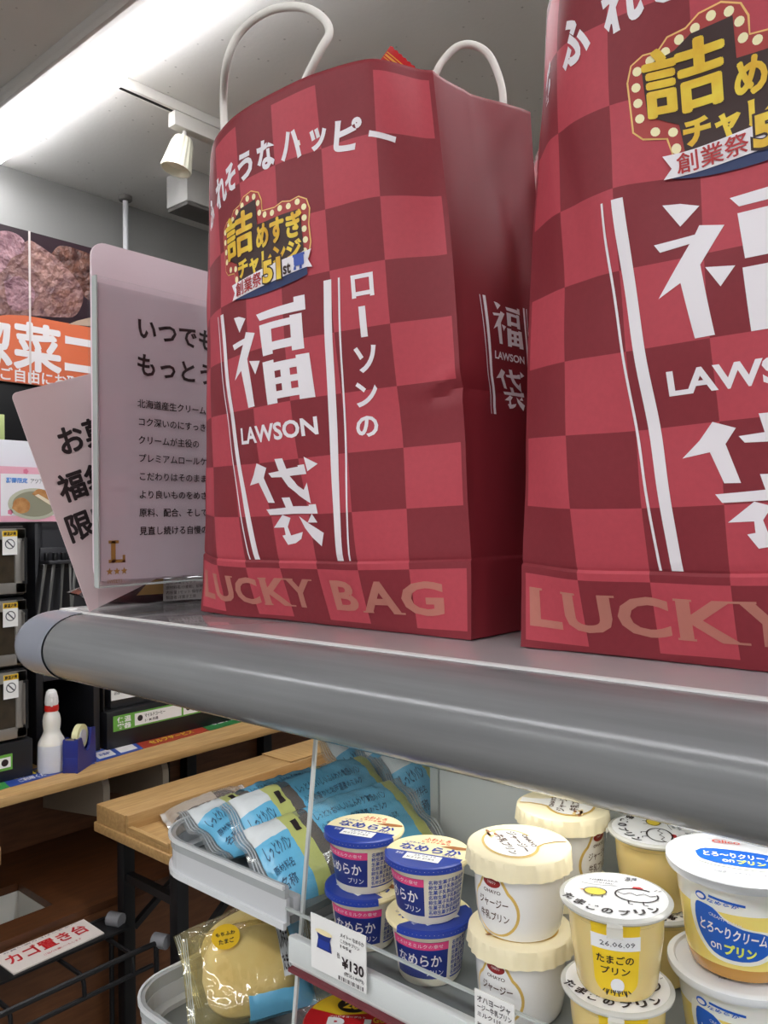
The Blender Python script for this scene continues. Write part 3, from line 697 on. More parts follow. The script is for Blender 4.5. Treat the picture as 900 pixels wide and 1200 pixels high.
# ------------------------------------------------------------------ notices on the left end of the shelf
def plane_map(X, eps): return lambda y, z: Vector((X+eps, y, z))
def yz(px, py, X): p = onX(px, py, X); return (p.y, p.z)
def sign():
    X = -.775
    y0, zb = yz(117, 688, X); zt = yz(117, 282, X)[1]; y1 = y0+.27
    t = thing('sign_stand', 'upright pink notice in a clear acrylic holder beside the gift bag', 'sign', (X, (y0+y1)/2, ZT))
    bd = MB().slab([(X-.004, *p) for p in rrect(y0-.004, zb+.004, y1, zt, .016, 6)], (1, 0, 0), .003).build('backing_board', K('pink_card', (230, 212, 219), .6), t)
    zt2 = yz(125, 333, X)[1]
    pr = MB().slab([(X, y0+.001, zb+.006), (X, y1, zb+.006), (X, y1, zt2), (X, y0+.001, zt2)], (1, 0, 0), .002, 0)
    mp = plane_map(X, .0006)
    d = X/ray(160, 500)[0]
    def line(body, px, py, spx, bold, mi=1):
        y, z = yz(px, py, X); sz = spx*(X/ray(px, py)[0])/FPX
        pr.text(body, mp, mi, at=(y, z), size=sz, bold=bold, res=2)
    line('いつでも', 159, 394, 29, .024); line('もっとうまく', 159, 437, 29, .024)
    for i, s in enumerate(['北海道産生クリーム100%', 'コク深いのにすっきりとした', 'クリームが主役の', 'プレミアムロールケーキ', 'こだわりはそのままに、', 'より良いものをめざして', '原料、配合、そして価格を', '見直し続ける自慢のスイーツ']):
        line(s, 160.5+i*.35, 476.5+i*21.4, 10.9, -.010)
    gy, gz = yz(127, 660, X); e = .0195
    for a, b, c, dd in ((0, 0, 1, .18), (.15, 0, .42, 1.2), (0, 1.06, .62, 1.22), (.84, 0, 1, .42)):
        pr.poly([(gy+e*a, gz+e*b), (gy+e*c, gz+e*b), (gy+e*c, gz+e*dd), (gy+e*a, gz+e*dd)], mp, 2)
    for i in range(3):
        cy, cz = gy+.001+i*.0085, gz-.009
        pr.poly([(cy+(.0042 if k % 2 == 0 else .0018)*math.sin(k*PI/5), cz+(.0042 if k % 2 == 0 else .0018)*math.cos(k*PI/5)) for k in range(10)], mp, 2)
    pr.text('SWEETS', mp, 2, at=(gy-.002, gz-.021), size=.005, res=1)
    pr.build('printed_sheet', [K('mauve_sheet', (214, 198, 206), .5), INK, K('gold_ink', (178, 132, 62), .5)], bd)
    sl = MB().box((X+.002, y0-.003, ZT+.002), (X+.004, y1, zt2+.006), 0).box((X-.012, y0-.003, ZT), (X+.05, y1, ZT+.002), 0)
    sv = sl.build('acrylic_sleeve', CLEAR, t)
    MB().box((X-.004, y0-.004, zb), (X+.0045, y0-.0025, zt2+.006), 0).box((X-.004, y0-.003, zb-.001), (X+.0045, y1, zb+.001), 0).build('sleeve_edge', CLEAR_EDGE, sv)
    yf, zf = yz(103, 335, X-.03)
    MB().box((X-.031, yf, ZT), (X-.030, yf+.14, zf), 0).build('clear_back_sheet', CLEAR, t)
sign()
def paper_notice():
    X = -.800; tip = Vector(yz(105, 718, X)); a = R(20)
    ex = Vector((math.cos(a), math.sin(a))); ey = Vector((-math.sin(a), math.cos(a)))
    tip.y = ZT+.0004
    Hh = .238; Wd = .17
    pt = lambda x, y: tip+ex*x+ey*y
    t = thing('paper_notice', 'pale pink paper notice leaning askew behind the acrylic sign', 'notice', (X, tip.x+.04, ZT))
    mb = MB().slab([(X, *pt(*q)) for q in [(0, 0), (Wd, 0), (Wd, Hh)]+[(.006*math.cos(R(90+k*18))+.006, Hh-.006+.006*math.sin(R(90+k*18))) for k in range(6)]], (1, 0, 0), .0012)
    mp = lambda x, y: Vector((X+.0006, *pt(x, y)))
    for body, px, py in (('お菓子', 71, 533), ('福袋', 73.5, 588), ('限定', 81.5, 635)):
        q = Vector(yz(px, py, X))-tip; mb.text(body, mp, 1, at=(q.dot(ex), q.dot(ey)), size=.0315, bold=-.03)
    mb.build('printed_paper', [K('pink_paper', (226, 205, 206), .7), INK], t)
paper_notice()
def snack_box():
    o = Vector((-.827, .445, ZT)); a = math.atan2(.155, .03)
    t = thing('sweets_pack', 'dark glossy sweets pack with a small printed white label lying under the notices', 'packet', (-.83, .53, ZT))
    ex = Vector((math.cos(a), math.sin(a), 0)); ey = Vector((-ex.y, ex.x, 0))
    def P(u, v, s):
        f = (max(0, 1-abs(2*v-1)**4))**.5*min(1, (u/.05)**.7 if u < .05 else 1)
        return o+ex*u+ey*(v*.055)+Vector((0, 0, .016+s*.0155*f+.0008*math.sin(u*140)*f))
    mb = MB()
    us = lins(0.0005, .23, 40); vs = lins(0, 1, 14)
    mb.grid(lambda u, v: P(u, v, 1), us, vs, 0); mb.grid(lambda u, v: P(u, 1-v, -1), us, vs, 0)
    b = mb.build('wrapper', K('dark_gloss_wrap', (44, 26, 30), .12, spec=.7, bump=(60, .3, .002)), t)
    lb = MB(); fr = lambda x, z: o+ex*x-ey*.0012+Vector((0, 0, z))
    lb.slab([fr(.094, .003), fr(.23, .003), fr(.23, .029), fr(.094, .029)], -ey, .0005)
    m2 = lambda x, z: fr(x, z)-ey*.0004
    for i, s in enumerate(['名称:洋菓子セット', '原材料名:小麦粉、砂糖、卵、バター、チョコ', '内容量:1セット 保存方法:直射日光を避け', '製造者:洋菓子工房']): lb.text(s, m2, 1, at=(.097, .0225-i*.0058), size=.0046, res=1)
    lb.build('printed_label', [K('label_paper', (205, 200, 196), .6), INK], b, local=False)
    MB().slab([fr(.062, .012)-ey*.0003, fr(.094, .012)-ey*.0003, fr(.094, .030)-ey*.0003, fr(.078, .028)-ey*.0003], -ey, .0004).build('gold_corner', K('gold_card', (188, 150, 92), .4), b)
snack_box()

# ------------------------------------------------------------------ cup desserts
def cupmap(r0, z0, r1, z1, rot, eps):
    def f(x, y):
        pr = PROF[0]; r = pr[-1][0]
        for (ra, za), (rb, zb) in zip(pr, pr[1:]):
            if za <= y <= zb: r = ra+(rb-ra)*(y-za)/max(zb-za, 1e-6); break
        r += eps; a = rot+x/((r0+r1)/2); return Vector((r*math.cos(a), r*math.sin(a), y))
    return f
def lidmap(z, rot):
    c, s = math.cos(rot), math.sin(rot)
    return lambda x, y: Vector((x*c-y*s, x*s+y*c, z))
PROF = [None]
TOCAM = lambda x, y: math.atan2(-y, -x)
BLUE = K('pudding_blue', (34, 62, 160), .35); NAVYB = K('pudding_navy', (30, 48, 126), .35); PINKB = K('pudding_pink', (226, 70, 128), .4)
CREAM = K('lid_cream', (252, 238, 190), .35); CUPW = K('cup_cream', (244, 236, 212), .3, sss=.2); INKB = K('ink_blue', (46, 70, 160), .5); REDI = K('ink_red', (214, 76, 60), .5)
BROWN = K('caramel_brown', (168, 110, 62), .45); STK = K('white_sticker', (248, 247, 244), .5)
def blue_cup(x, y, z, turn, label, lidturn=0.0):
    """small cream cup with a blue wrapper; z is the level it stands on; height .0425"""
    t = thing('pudding_cup', label, 'pudding', (x, y, z), group='blue and cream milk pudding cups')
    PROF[0] = [(.0185, 0), (.0208, .0008), (.0220, .003), (.0264, .036), (.0272, .0382)]
    mb = MB().lathe([(.0185, 0), (.0208, .0008), (.0220, .003), (.0264, .036), (.0272, .0382)], 56, 0)
    rot = turn
    F0 = cupmap(.0238, .003, .0268, .036, rot, .0003); F1 = cupmap(.0238, .003, .0268, .036, rot, .0006); c = .002
    mb.poly([(-.021, .007), (.021, .007), (.021, .0335), (-.021, .0335)], F0, 1, c)
    mb.poly([(-.021, .0280), (.021, .0280), (.021, .0335), (-.021, .0335)], F1, 2, c)
    mb.text('とろけるミルクの幸せ', F1 if False else cupmap(.0238, .003, .0268, .036, rot, .0008), 3, box=(-.017, .0293, .017, .0322), cut=c, res=1)
    mb.text('なめらか', F1, 3, box=(-.0165, .016, .0165, .0245), bold=.015, cut=c)
    mb.text('プリン', F1, 3, box=(.005, .0095, .018, .0138), bold=.012, cut=c)
    for k in range(7): mb.text('名称生菓子乳製品卵砂糖'[k % 3:k % 3+9], F0, 4, at=(.024, .0300-k*.0036), size=.0033, bold=.02, cut=c, res=1)
    mb.poly([(.024, .0062), (.05, .0062), (.05, .0072), (.024, .0072)], F0, 4, c)
    for k in range(7): mb.text('栄養成分表示エネルギー'[k % 3:k % 3+9], F0, 4, at=(-.056, .0300-k*.0036), size=.0033, bold=.02, cut=c, res=1)
    mb.build('cup', [CUPW, NAVYB, PINKB, INKW, INKB], t, local=True)
    lm = MB().lathe([(.0262, .0375), (.0290, .0380), (.0302, .0390), (.0304, .0412), (.0298, .0424), (.0285, .0426), (.0001, .0425)], 64, 0)
    L = lidmap(.0428, lidturn); L1 = lidmap(.0431, lidturn); rr = .0292
    arc = [(rr*math.cos(R(a)), rr*math.sin(R(a))) for a in range(195, 343, 6)]
    lm.poly(arc+[(rr*.95, -.0060), (-rr*.95, -.0060)], L, 1)
    lm.lathe([(.0306, .0398), (.0309, .0405), (.0306, .0416)], 64, 0)
    nb = 40
    V = []; Fc = []
    for i in range(nb+1):
        a = lidturn+R(193+146*i/nb); V += [(.0311*math.cos(a), .0311*math.sin(a), .0384), (.0307*math.cos(a), .0307*math.sin(a), .0424), (.0290*math.cos(a), .0290*math.sin(a), .0429)]
    for i in range(nb): Fc += [[3*i, 3*i+3, 3*i+4, 3*i+1], [3*i+1, 3*i+4, 3*i+5, 3*i+2]]
    lm.add(V, Fc, 1, True)
    lm.text('なめらか', L, 2, box=(-.022, -.0030, .024, .0080), bold=.03)
    lm.text('プリン', L, 2, box=(.012, -.0058, .0235, -.0024), bold=.02)
    lm.text('こだわりの', L, 2, box=(-.021, .0090, -.006, .0118), bold=.02, res=1)
    lm.text('ふわとろ', L, 4, box=(-.009, .0170, .011, .0225), bold=.02, res=2); lm.text('とろける幸せ', L, 4, box=(-.010, .0130, .012, .0160), bold=.02, res=1)
    lm.poly([(.006, .0095), (.014, .0135), (.026, .0135), (.0275, .0105), (.019, .008)], L, 3)
    lm.poly([(-.0125, -.0185), (.014, -.0185), (.014, -.0085), (-.0125, -.0085)], L1, 5)
    L2 = lidmap(.0434, lidturn)
    lm.text('25.06.19', L2, 6, box=(-.006, -.0125, .010, -.0100), res=1); lm.text('K21F D84', L2, 6, box=(-.010, -.0165, .010, -.0142), res=1)
    lm.text('要冷蔵', L1, 5, box=(-.020, -.0125, -.0145, -.009), res=1)
    lm.build('lid', [CREAM, BLUE, INKB, BROWN, REDI, STK, K('grey_ink', (90, 90, 96), .6)], t, local=True)
    return t
def face(x, y, off=0.0): return TOCAM(x, y)+off
ax_, ay_ = -.4216, .457; bx_, by_ = -.3566, .453
A_ = face(ax_, ay_); B_ = face(bx_, by_)
LT = R(18)
blue_cup(ax_, ay_, SHZ, A_-.35, 'lower blue and cream pudding cup of the stack beside the clear divider', LT-.45)
blue_cup(ax_, ay_, SHZ+.0425, A_-.75, 'upper blue and cream pudding cup of the stack beside the clear divider', LT)
blue_cup(bx_, by_, SHZ, B_-.30, 'lower blue and cream pudding cup next to the cream paper-capped cups', LT+.9)
blue_cup(bx_, by_, SHZ+.0425, B_-.95, 'upper blue and cream pudding cup next to the cream paper-capped cups', LT)

PCAP = K('paper_cap', (250, 238, 200), .6, bump=(300, .2, .0005)); WCUP = K('white_gloss_cup', (244, 243, 241), .18, coat=.4)
GOLD = K('gold_line', (222, 186, 98), .4); REDE = K('red_emblem', (150, 36, 36), .45); CRM2 = K('cap_art', (250, 224, 158), .6)
def paper_cap_cup(x, y, z, turn, capturn, label, h=.053):
    t = thing('pudding_cup', label, 'pudding', (x, y, z), group='white pudding cups with pleated cream paper caps')
    PROF[0] = [(.0225, 0), (.0250, .001), (.0268, .0045), (.0285, .014), (.0292, .026), (.0298, .044), (.0306, h-.003)]
    mb = MB().lathe([(.0225, 0), (.0250, .001), (.0268, .0045), (.0285, .014), (.0292, .026), (.0298, .044), (.0306, h-.003)], 64, 0)
    Cc = cupmap(.0272, .004, .0299, .044, turn, .0002); C1 = cupmap(.0272, .004, .0299, .044, turn, .0005); C2 = cupmap(.0272, .004, .0299, .044, turn, .0008); c = .002
    drop = lambda sx, sy, cy: [(sx*math.cos(R(a)), cy+sy*math.sin(R(a))) for a in range(130, 411, 10)]+[(sx*.30, cy+sy*1.4), (sx*.2, cy+sy*1.9), (-sx*.2, cy+sy*1.9), (-sx*.30, cy+sy*1.4)]
    mb.poly(drop(.0178, .0172, .0195), Cc, 1, c); mb.poly(drop(.0160, .0154, .0195), C1, 0, c)
    mb.poly(circle(0, .0375, .0062, .0034), C2, 2, c); mb.text('OHAYO', C2, 6, box=(-.003, .0365, .003, .0385), res=1)
    mb.text('OHAYO', C2, 3, box=(-.0062, .0305, .0062, .0327), bold=.01, cut=c)
    mb.text('ジャージー', C2, 3, box=(-.0105, .0215, .0108, .0272), bold=.012, cut=c); mb.text('牛乳プリン', C2, 3, box=(-.0100, .0130, .0112, .0186), bold=.012, cut=c)
    mb.build('cup', [WCUP, GOLD, REDE, K('ink_brown', (84, 58, 44), .6), CRM2, PCAP, INKW], t, local=True)
    rp = 26
    def rm(i, a): return 1+(.0 if i < 3 else (.013*(i-2)/2.0)*math.sin(a*rp+.8*math.sin(3*a))+.012*(i-2)/2*math.sin(a*9))
    cm = MB().lathe([(.0001, h+.0005), (.0325, h+.0003), (.0338, h-.0006), (.0342, h-.005), (.0347, h-.0115)], 208, 0, rmod=lambda i, a: rm(i, a))
    cm.lathe([(.0335, h-.0115), (.0332, h-.002)], 104, 0)
    L = [lidmap(h+.0007+.0003*i, capturn) for i in range(4)]
    dp = [(.0205*math.cos(R(a)), .0150*math.sin(R(a))-.004) for a in range(62, 479, 8) if True]
    dp = [(.0215*math.cos(R(a)), -.004+.0145*math.sin(R(a))) for a in range(66+18, 360+96-18+1, 8)]
    def tear(k): return [(k*.0240*math.cos(R(a)), -.006+k*.0180*math.sin(R(a))) for a in range(112, 429, 8)]+[(.0065*k, .0150), (.0050*k, .0235), (.0062*k, .0310), (-.0062*k, .0310), (-.0050*k, .0235), (-.0065*k, .0150)]
    cm.poly(tear(1.0), L[0], 1); cm.poly(tear(.91), L[1], 2)
    cm.text('OHAYO', L[2], 3, box=(-.0105, .0055, .0105, .0090), bold=.02)
    cm.text('ジャージー', L[2], 3, box=(-.0175, -.0035, .0165, .0032), bold=.02); cm.text('牛乳プリン', L[2], 3, box=(-.0145, -.0125, .0185, -.0062), bold=.02)
    for i in range(7): cm.poly(circle(-.0175+.004*math.cos(i), -.0135+.003*math.sin(i*2), .0018+.0004*i, .0012, 8, i), L[2], 4 if i % 2 else 5)
    cm.build('paper_cap', [PCAP, GOLD, K('cap_white', (250, 248, 242), .6), K('ink_brown', (84, 58, 44), .6), BROWN, CRM2], t, local=True, sharp=50)
    return t
ox, oy = -.285, .459; O_ = face(ox, oy)
paper_cap_cup(ox, oy, SHZ, O_-.55, R(40), 'lower white pudding cup with a pleated cream paper cap in the front stack')
paper_cap_cup(ox, oy, SHZ+.0535, O_-.62, R(-38), 'upper white pudding cup with a pleated cream paper cap in the front stack')
ox2, oy2 = -.298, .542
paper_cap_cup(ox2, oy2, SHZ, face(ox2, oy2)+.8, R(70), 'lower white pudding cup with a pleated cream cap at the back, mostly hidden')
paper_cap_cup(ox2, oy2, SHZ+.0535, face(ox2, oy2)+1.0, R(112), 'upper white pudding cup with a pleated cream cap at the back under the canopy')

YEL = K('egg_label_yellow', (250, 212, 40), .4); CUST = K('custard', (240, 214, 142), .25, sss=.4, coat=.5); LIDW = K('lid_white', (248, 248, 248), .3); YCH = K('chick_yellow', (244, 216, 60), .5); REDC = K('comb_red', (190, 40, 44), .5)
RIMC = K('frosted_rim', (230, 230, 224), .2, alpha=.8)
def stroke(mb, pts, w, mp, mi):
    P = [Vector((*p, 0)) for p in pts]; V = []; n = len(P)
    for i in range(n):
        t = P[min(i+1, n-1)]-P[max(i-1, 0)]; t.normalize(); V += [(P[i].x-t.y*w/2, P[i].y+t.x*w/2), (P[i].x+t.y*w/2, P[i].y-t.x*w/2)]
    mb.decal(V, [[2*i, 2*i+1, 2*i+3, 2*i+2] for i in range(n-1)], mp, mi)
def egg_cup(x, y, z, turn, lidturn, label, h=.050):
    t = thing('pudding_cup', label, 'pudding', (x, y, z), group='custard cups with hand-drawn white lids')
    PROF[0] = [(.0195, 0), (.0215, .001), (.0228, .004), (.0262, .030), (.0270, h-.007), (.0276, h-.0065), (.0278, h-.002)]
    mb = MB().lathe([(.0195, 0), (.0215, .001), (.0228, .004), (.0262, .030), (.0270, h-.007), (.0276, h-.0065), (.0278, h-.002)], 60, 0)
    T = lambda e, f_=cupmap: (lambda x, y, g=f_(.0226, .003, .0271, h-.006, turn, e): g(x*1.3, y)); c = .002
    U = [(-.0095, h-.004), (-.0095, .013)]+[(-.0095*math.cos(R(a)), .013-.0085*math.sin(R(a))) for a in range(15, 180, 15)]+[(.0095, .013), (.0095, h-.004)]
    mb.poly(U, T(.0003), 1, c); mb.poly([(-.0098, h-.0185), (.0098, h-.0185), (.0098, h-.0105), (-.0098, h-.0105)], T(.0006), 2, c)
    mb.text('26.06.09', T(.0009), 3, box=(-.006, h-.0163, .0075, h-.0134), bold=.01, cut=c, res=1)
    mb.text('要冷蔵', T(.0006), 4, box=(-.003, h-.0083, .003, h-.0064), cut=c, res=1)
    mb.text('たまごの', T(.0006), 4, box=(-.0078, .0236, .0072, .0286), bold=.02, cut=c); mb.text('プリン', T(.0006), 4, box=(-.0062, .0172, .0058, .0218), bold=.02, cut=c)
    mb.poly(circle(.0006, .0112, .0029, .0042, 16), T(.0006), 2, c)
    for i in range(12): stroke(mb, [(-.0048+.0009*i, .0085), (-.0058+.0011*i+.0006*math.sin(i*2.3), .0058+.001*math.cos(i*1.7))], .0005, T(.0008), 4)
    mb.build('cup', [CUST, YEL, LIDW, K('grey_ink', (90, 90, 96), .6), INK], t, local=True)
    lm = MB().lathe([(.0262, h-.0045), (.0298, h-.0035), (.0318, h-.002), (.0320, h-.0008), (.0310, h), (.0288, h+.0002)], 60, 0, close=True)
    tb = lidturn-PI/2
    lm.lathe([(.0292, h+.0003), (.0001, h+.0004)], 60, 1)
    lm.add([Vector((r*math.cos(a), r*math.sin(a), zz)) for a in (tb-.13, tb, tb+.13) for r, zz in ((.0290, h+.0004), (.0334, h-.003), (.0332, h-.009))], [[0, 1, 4, 3], [1, 2, 5, 4], [3, 4, 7, 6], [4, 5, 8, 7]], 0, True)
    L0_ = lidmap(h+.0007, lidturn); L = lambda x, y: L0_(x*1.17, y*1.17); L1_ = lidmap(h+.0010, lidturn); L1 = lambda x, y: L1_(x*1.17, y*1.17)
    for ch, px, py, ro in (('た', -.022, -.0075, -.5), ('ま', -.0165, -.0125, -.4), ('ご', -.0105, -.0165, -.25), ('の', -.0035, -.0185, -.1), ('プ', .0045, -.0185, .1), ('リ', .0115, -.0160, .3), ('ン', .0180, -.0120, .5)):
        lm.text(ch, L, 2, box=(px-.0027, py-.0027, px+.0027, py+.0027), bold=.04, rot=ro)
    lm.text('NAMERAKA', L, 3, box=(-.013, .0135, .001, .0155), bold=.01, res=1); lm.text('CUSTARD', L, 3, box=(-.011, .0105, -.001, .0122), bold=.01, res=1)
    stroke(lm, [(-.017, .0095), (-.012, .0085), (-.005, .0085), (.001, .0098)], .0004, L, 3)
    # chick and hen doodles, hatching egg shell
    ch = [(-.0098+.0055*math.cos(a), .0005+.0042*math.sin(a)) for a in lins(0, 2*PI, 20)]
    lm.poly(ch[:-1], L, 4); stroke(lm, ch, .0006, L1, 2); lm.poly([(-.0155, .0008), (-.0178, .0018), (-.0155, .0022)], L, 5)
    for dx in (-.004, -.009): stroke(lm, [(dx-.002, -.0035), (dx-.0024, -.0058)], .0006, L1, 2)
    hen = [(.0100+.0102*math.cos(a), .0015+.0072*math.sin(a)) for a in lins(.9, 2*PI+.35, 26)]
    stroke(lm, hen, .0009, L, 2); stroke(lm, [(.001, .003), (.004, .0012), (.007, .0036), (.010, .0014), (.0135, .0038), (.0165, .0016), (.019, .003)], .0006, L, 2)
    lm.poly([(.0075, .0085), (.0085, .0108), (.0115, .0112), (.0135, .0095), (.011, .0080)], L, 6)
    for dx in (.006, .013): stroke(lm, [(dx, -.0055), (dx+.0004, -.0085), (dx+.0024, -.0088)], .0007, L, 2)
    lm.text('濃厚', L, 3, box=(.004, .0165, .0105, .0215), bold=.02)
    for q in (.0125, .0145): stroke(lm, [(q+.006, .0082), (q+.0075, .0098)], .0004, L, 2)
    lm.build('lid', [RIMC, LIDW, INK, K('grey_ink', (90, 90, 96), .6), YCH, K('beak_orange', (230, 160, 50), .5), REDC], t, local=True)
    return t
ex_, ey_ = -.2095, .442; E_ = face(ex_, ey_)
egg_cup(ex_, ey_, SHZ, E_+.12, R(24), 'lower yellow custard cup with a white doodle lid in the front stack')
egg_cup(ex_, ey_, SHZ+.0506, E_-.02, R(24), 'upper yellow custard cup with chick and hen lid in the front stack')
ex2, ey2 = -.232, .553
egg_cup(ex2, ey2, SHZ, face(ex2, ey2)-1.4, R(100), 'lower custard cup with white doodle lid at the back, in shadow')
egg_cup(ex2, ey2, SHZ+.0506, face(ex2, ey2)+1.2, R(-60), 'upper custard cup at the back with only its doodled lid showing')

GB = K('blob_blue', (24, 92, 190), .35); GHALO = K('blob_halo', (240, 240, 226), .4); GYL = K('lime_letter', (226, 232, 96), .45)
GC1 = K('custard_yellow', (244, 222, 120), .2, sss=.4, coat=.6); GC2 = K('whipped_cream', (250, 248, 238), .25, sss=.3, coat=.6); GC3 = K('caramel_base', (196, 142, 60), .2, coat=.6)
GLID = K('frosted_lid', (226, 228, 230), .22, spec=.6)
def cream_cup(x, y, z, turn, lidturn, label, h=.0595):
    t = thing('pudding_cup', label, 'pudding', (x, y, z), group='large cream topped pudding cups')
    PROF[0] = [(.024, 0), (.0268, .0012), (.0282, .005), (.0290, .0085), (.0312, .026), (.0330, .040), (.0343, h-.008), (.0350, h-.007), (.0353, h-.003)]
    mb = MB().lathe([(.024, 0), (.0268, .0012), (.0282, .005), (.0290, .0085), (.0312, .026), (.0330, .040), (.0343, h-.008), (.0350, h-.007), (.0353, h-.003)], 64, [2, 2, 2, 0, 0, 1, 1, 1, 1])
    T = lambda e: cupmap(.0288, .0075, .0340, h-.009, turn, e); c = .0025
    blob = lambda k: [(k*x_, .0275+k*y_) for x_, y_ in ((-.0205, .0120), (-.0185, .0150), (-.0100, .0140), (-.0040, .0085), (.0050, .0050), (.0160, .0030), (.0205, -.0015), (.0195, -.0075), (.0120, -.0125), (.0, -.0140), (-.0110, -.0120), (-.0185, -.0040), (-.0210, .0050))]
    sm = lambda P: [(q.x, q.y) for q in cr([(*p, 0) for p in P]+[(*P[0], 0)], 3)[:-1]]
    mb.poly(sm(blob(1.17)), T(.0003), 4, c); mb.poly(sm(blob(1)), T(.0006), 3, c)
    mb.text('CREAMY CREAM', T(.0009), 5, box=(-.0125, .0352, .004, .0370), res=1, cut=c, rot=-.22)
    mb.text('とろ〜りクリーム', T(.0009), 5, box=(-.0180, .0252, .0175, .0320), bold=.025, cut=c, rot=-.12)
    mb.text('on', T(.0009), 5, box=(-.0125, .0182, -.0065, .0218), bold=.01, cut=c); mb.text('プリン', T(.0009), 6, box=(-.0050, .0160, .0118, .0225), bold=.05, cut=c, rot=-.05)
    mb.text('なめらか', T(.0006), 3, box=(-.013, .0440, .003, .0462), res=1, bold=.02, cut=c); mb.poly(circle(-.0165, .0462, .0032, .0024), T(.0004), 3, c); mb.poly(circle(-.0165, .0462, .0022, .0014), T(.0007), 5, c)
    mb.poly([(-.012, .0470), (.006, .0452), (.006, .0466), (-.012, .0484)], T(.0004), 3, c)
    mb.build('cup', [GC1, GC2, GC3, GB, GHALO, INKW, GYL], t, local=True)
    lm = MB().lathe([(.0338, h-.006), (.0392, h-.005), (.0400, h-.003), (.0398, h-.0005), (.0385, h), (.0362, h+.0002), (.0352, h-.0012), (.0001, h-.0012)], 64, 0)
    L = [lidmap(h-.0008+.0003*i, lidturn) for i in range(4)]
    halo = sm([(-.027, .006), (-.020, .0135), (0, .0150), (.020, .0120), (.0285, .0030), (.026, -.008), (.012, -.014), (-.010, -.013), (-.024, -.006)])
    lm.poly(halo, L[0], 1); lm.poly([(a*.85, b*.80) for a, b in halo], L[1], 2)
    lm.text('とろ〜りクリーム', L[2], 3, box=(-.0185, -.0012, .0200, .0060), bold=.03); lm.text('on', L[2], 3, box=(-.0085, -.0078, -.0020, -.0040), bold=.01); lm.text('プリン', L[2], 4, box=(-.0005, -.0088, .0150, -.0030), bold=.05)
    lm.text('Glico', L[1], 5, box=(-.0125, .0215, .0035, .0265), bold=.02)
    for q in (-1, 1): stroke(lm, [(q*.012, .0280), (q*.004, .0295)], .0004, L[1], 3)
    lm.text('内容量 105g 要冷蔵10℃以下', L[1], 6, box=(-.014, -.0225, .016, -.0195), res=1)
    lm.build('lid', [GLID, GHALO, GB, INKW, GYL, REDI, K('grey_ink', (90, 90, 96), .6)], t, local=True)
    return t
gx, gy = -.1575, .494; G_ = face(gx, gy)
cream_cup(gx, gy, SHZ, G_-.10, R(26), 'lower large clear cream-on-custard cup at the right edge, mostly below the frame')
cream_cup(gx, gy, SHZ+.0600, G_-.08, R(22), 'upper large cream-on-custard cup with blue blob label at the right edge')

# price cards in the rail
def card(px0, px1, ptop, pbot, label, art, lines, price):
    Y = .3995; a = onY(px0, ptop, Y); z1 = a.z; x0 = a.x; x1 = onY(px1, ptop, Y).x; z0 = onY(px0, pbot, Y).z
    t = thing('price_card', label, 'price card', ((x0+x1)/2, Y, z0))
    mb = MB().box((x0, Y, z0), (x1, Y+.0008, z1)); mp = lambda x, z: Vector((x0+x*(x1-x0), Y-.0005, z0+z*(z1-z0)))
    for b, bx in lines: mb.text(b, mp, 1, box=bx, res=1, bold=.015)
    mb.text(price, mp, 1, box=(.58, .26, .97, .46), bold=.03)
    for i in range(16): mb.poly([(.52+i*.028, .03), (.52+i*.028+.008+.01*(i % 3 == 0), .03), (.52+i*.028+.008+.01*(i % 3 == 0), .10), (.52+i*.028, .10)], mp, 1)
    if art:
        mb.poly([(.12, .42), (.40, .42), (.37, .62), (.40, .72), (.12, .72), (.15, .62)], mp, 2); mb.poly([(.15, .60), (.37, .60), (.35, .45), (.17, .45)], lambda x, z: mp(x, z)+Vector((0, -.0003, 0)), 3)
        mb.poly(circle(.26, .74, .16, .05, 16), lambda x, z: mp(x, z)+Vector((0, -.0003, 0)), 4)
    mb.build('printed_card', [STK, INK, NAVYB, BLUE, CREAM], t)
card(364, 428, 1069, 1132, 'white price card reading 130 yen below the blue pudding cups', True, [('メイトー なめらか', (.56, .80, .98, .88)), ('こだわりプリン', (.56, .70, .90, .77)), ('105g', (.56, .60, .76, .67)), ('税込', (.50, .40, .55, .50)), ('(税込140円)', (.62, .14, .97, .22))], '¥130')
card(556, 602, 1158, 1230, 'white price card below the paper-capped pudding cups, cut by the bottom of the photo', False, [('オハヨージャ', (.08, .82, .92, .93)), ('ージー牛乳プリン', (.08, .70, .95, .80)), ('ミルク115g', (.08, .58, .75, .67)), ('税抜', (.08, .40, .20, .50))], '¥188')

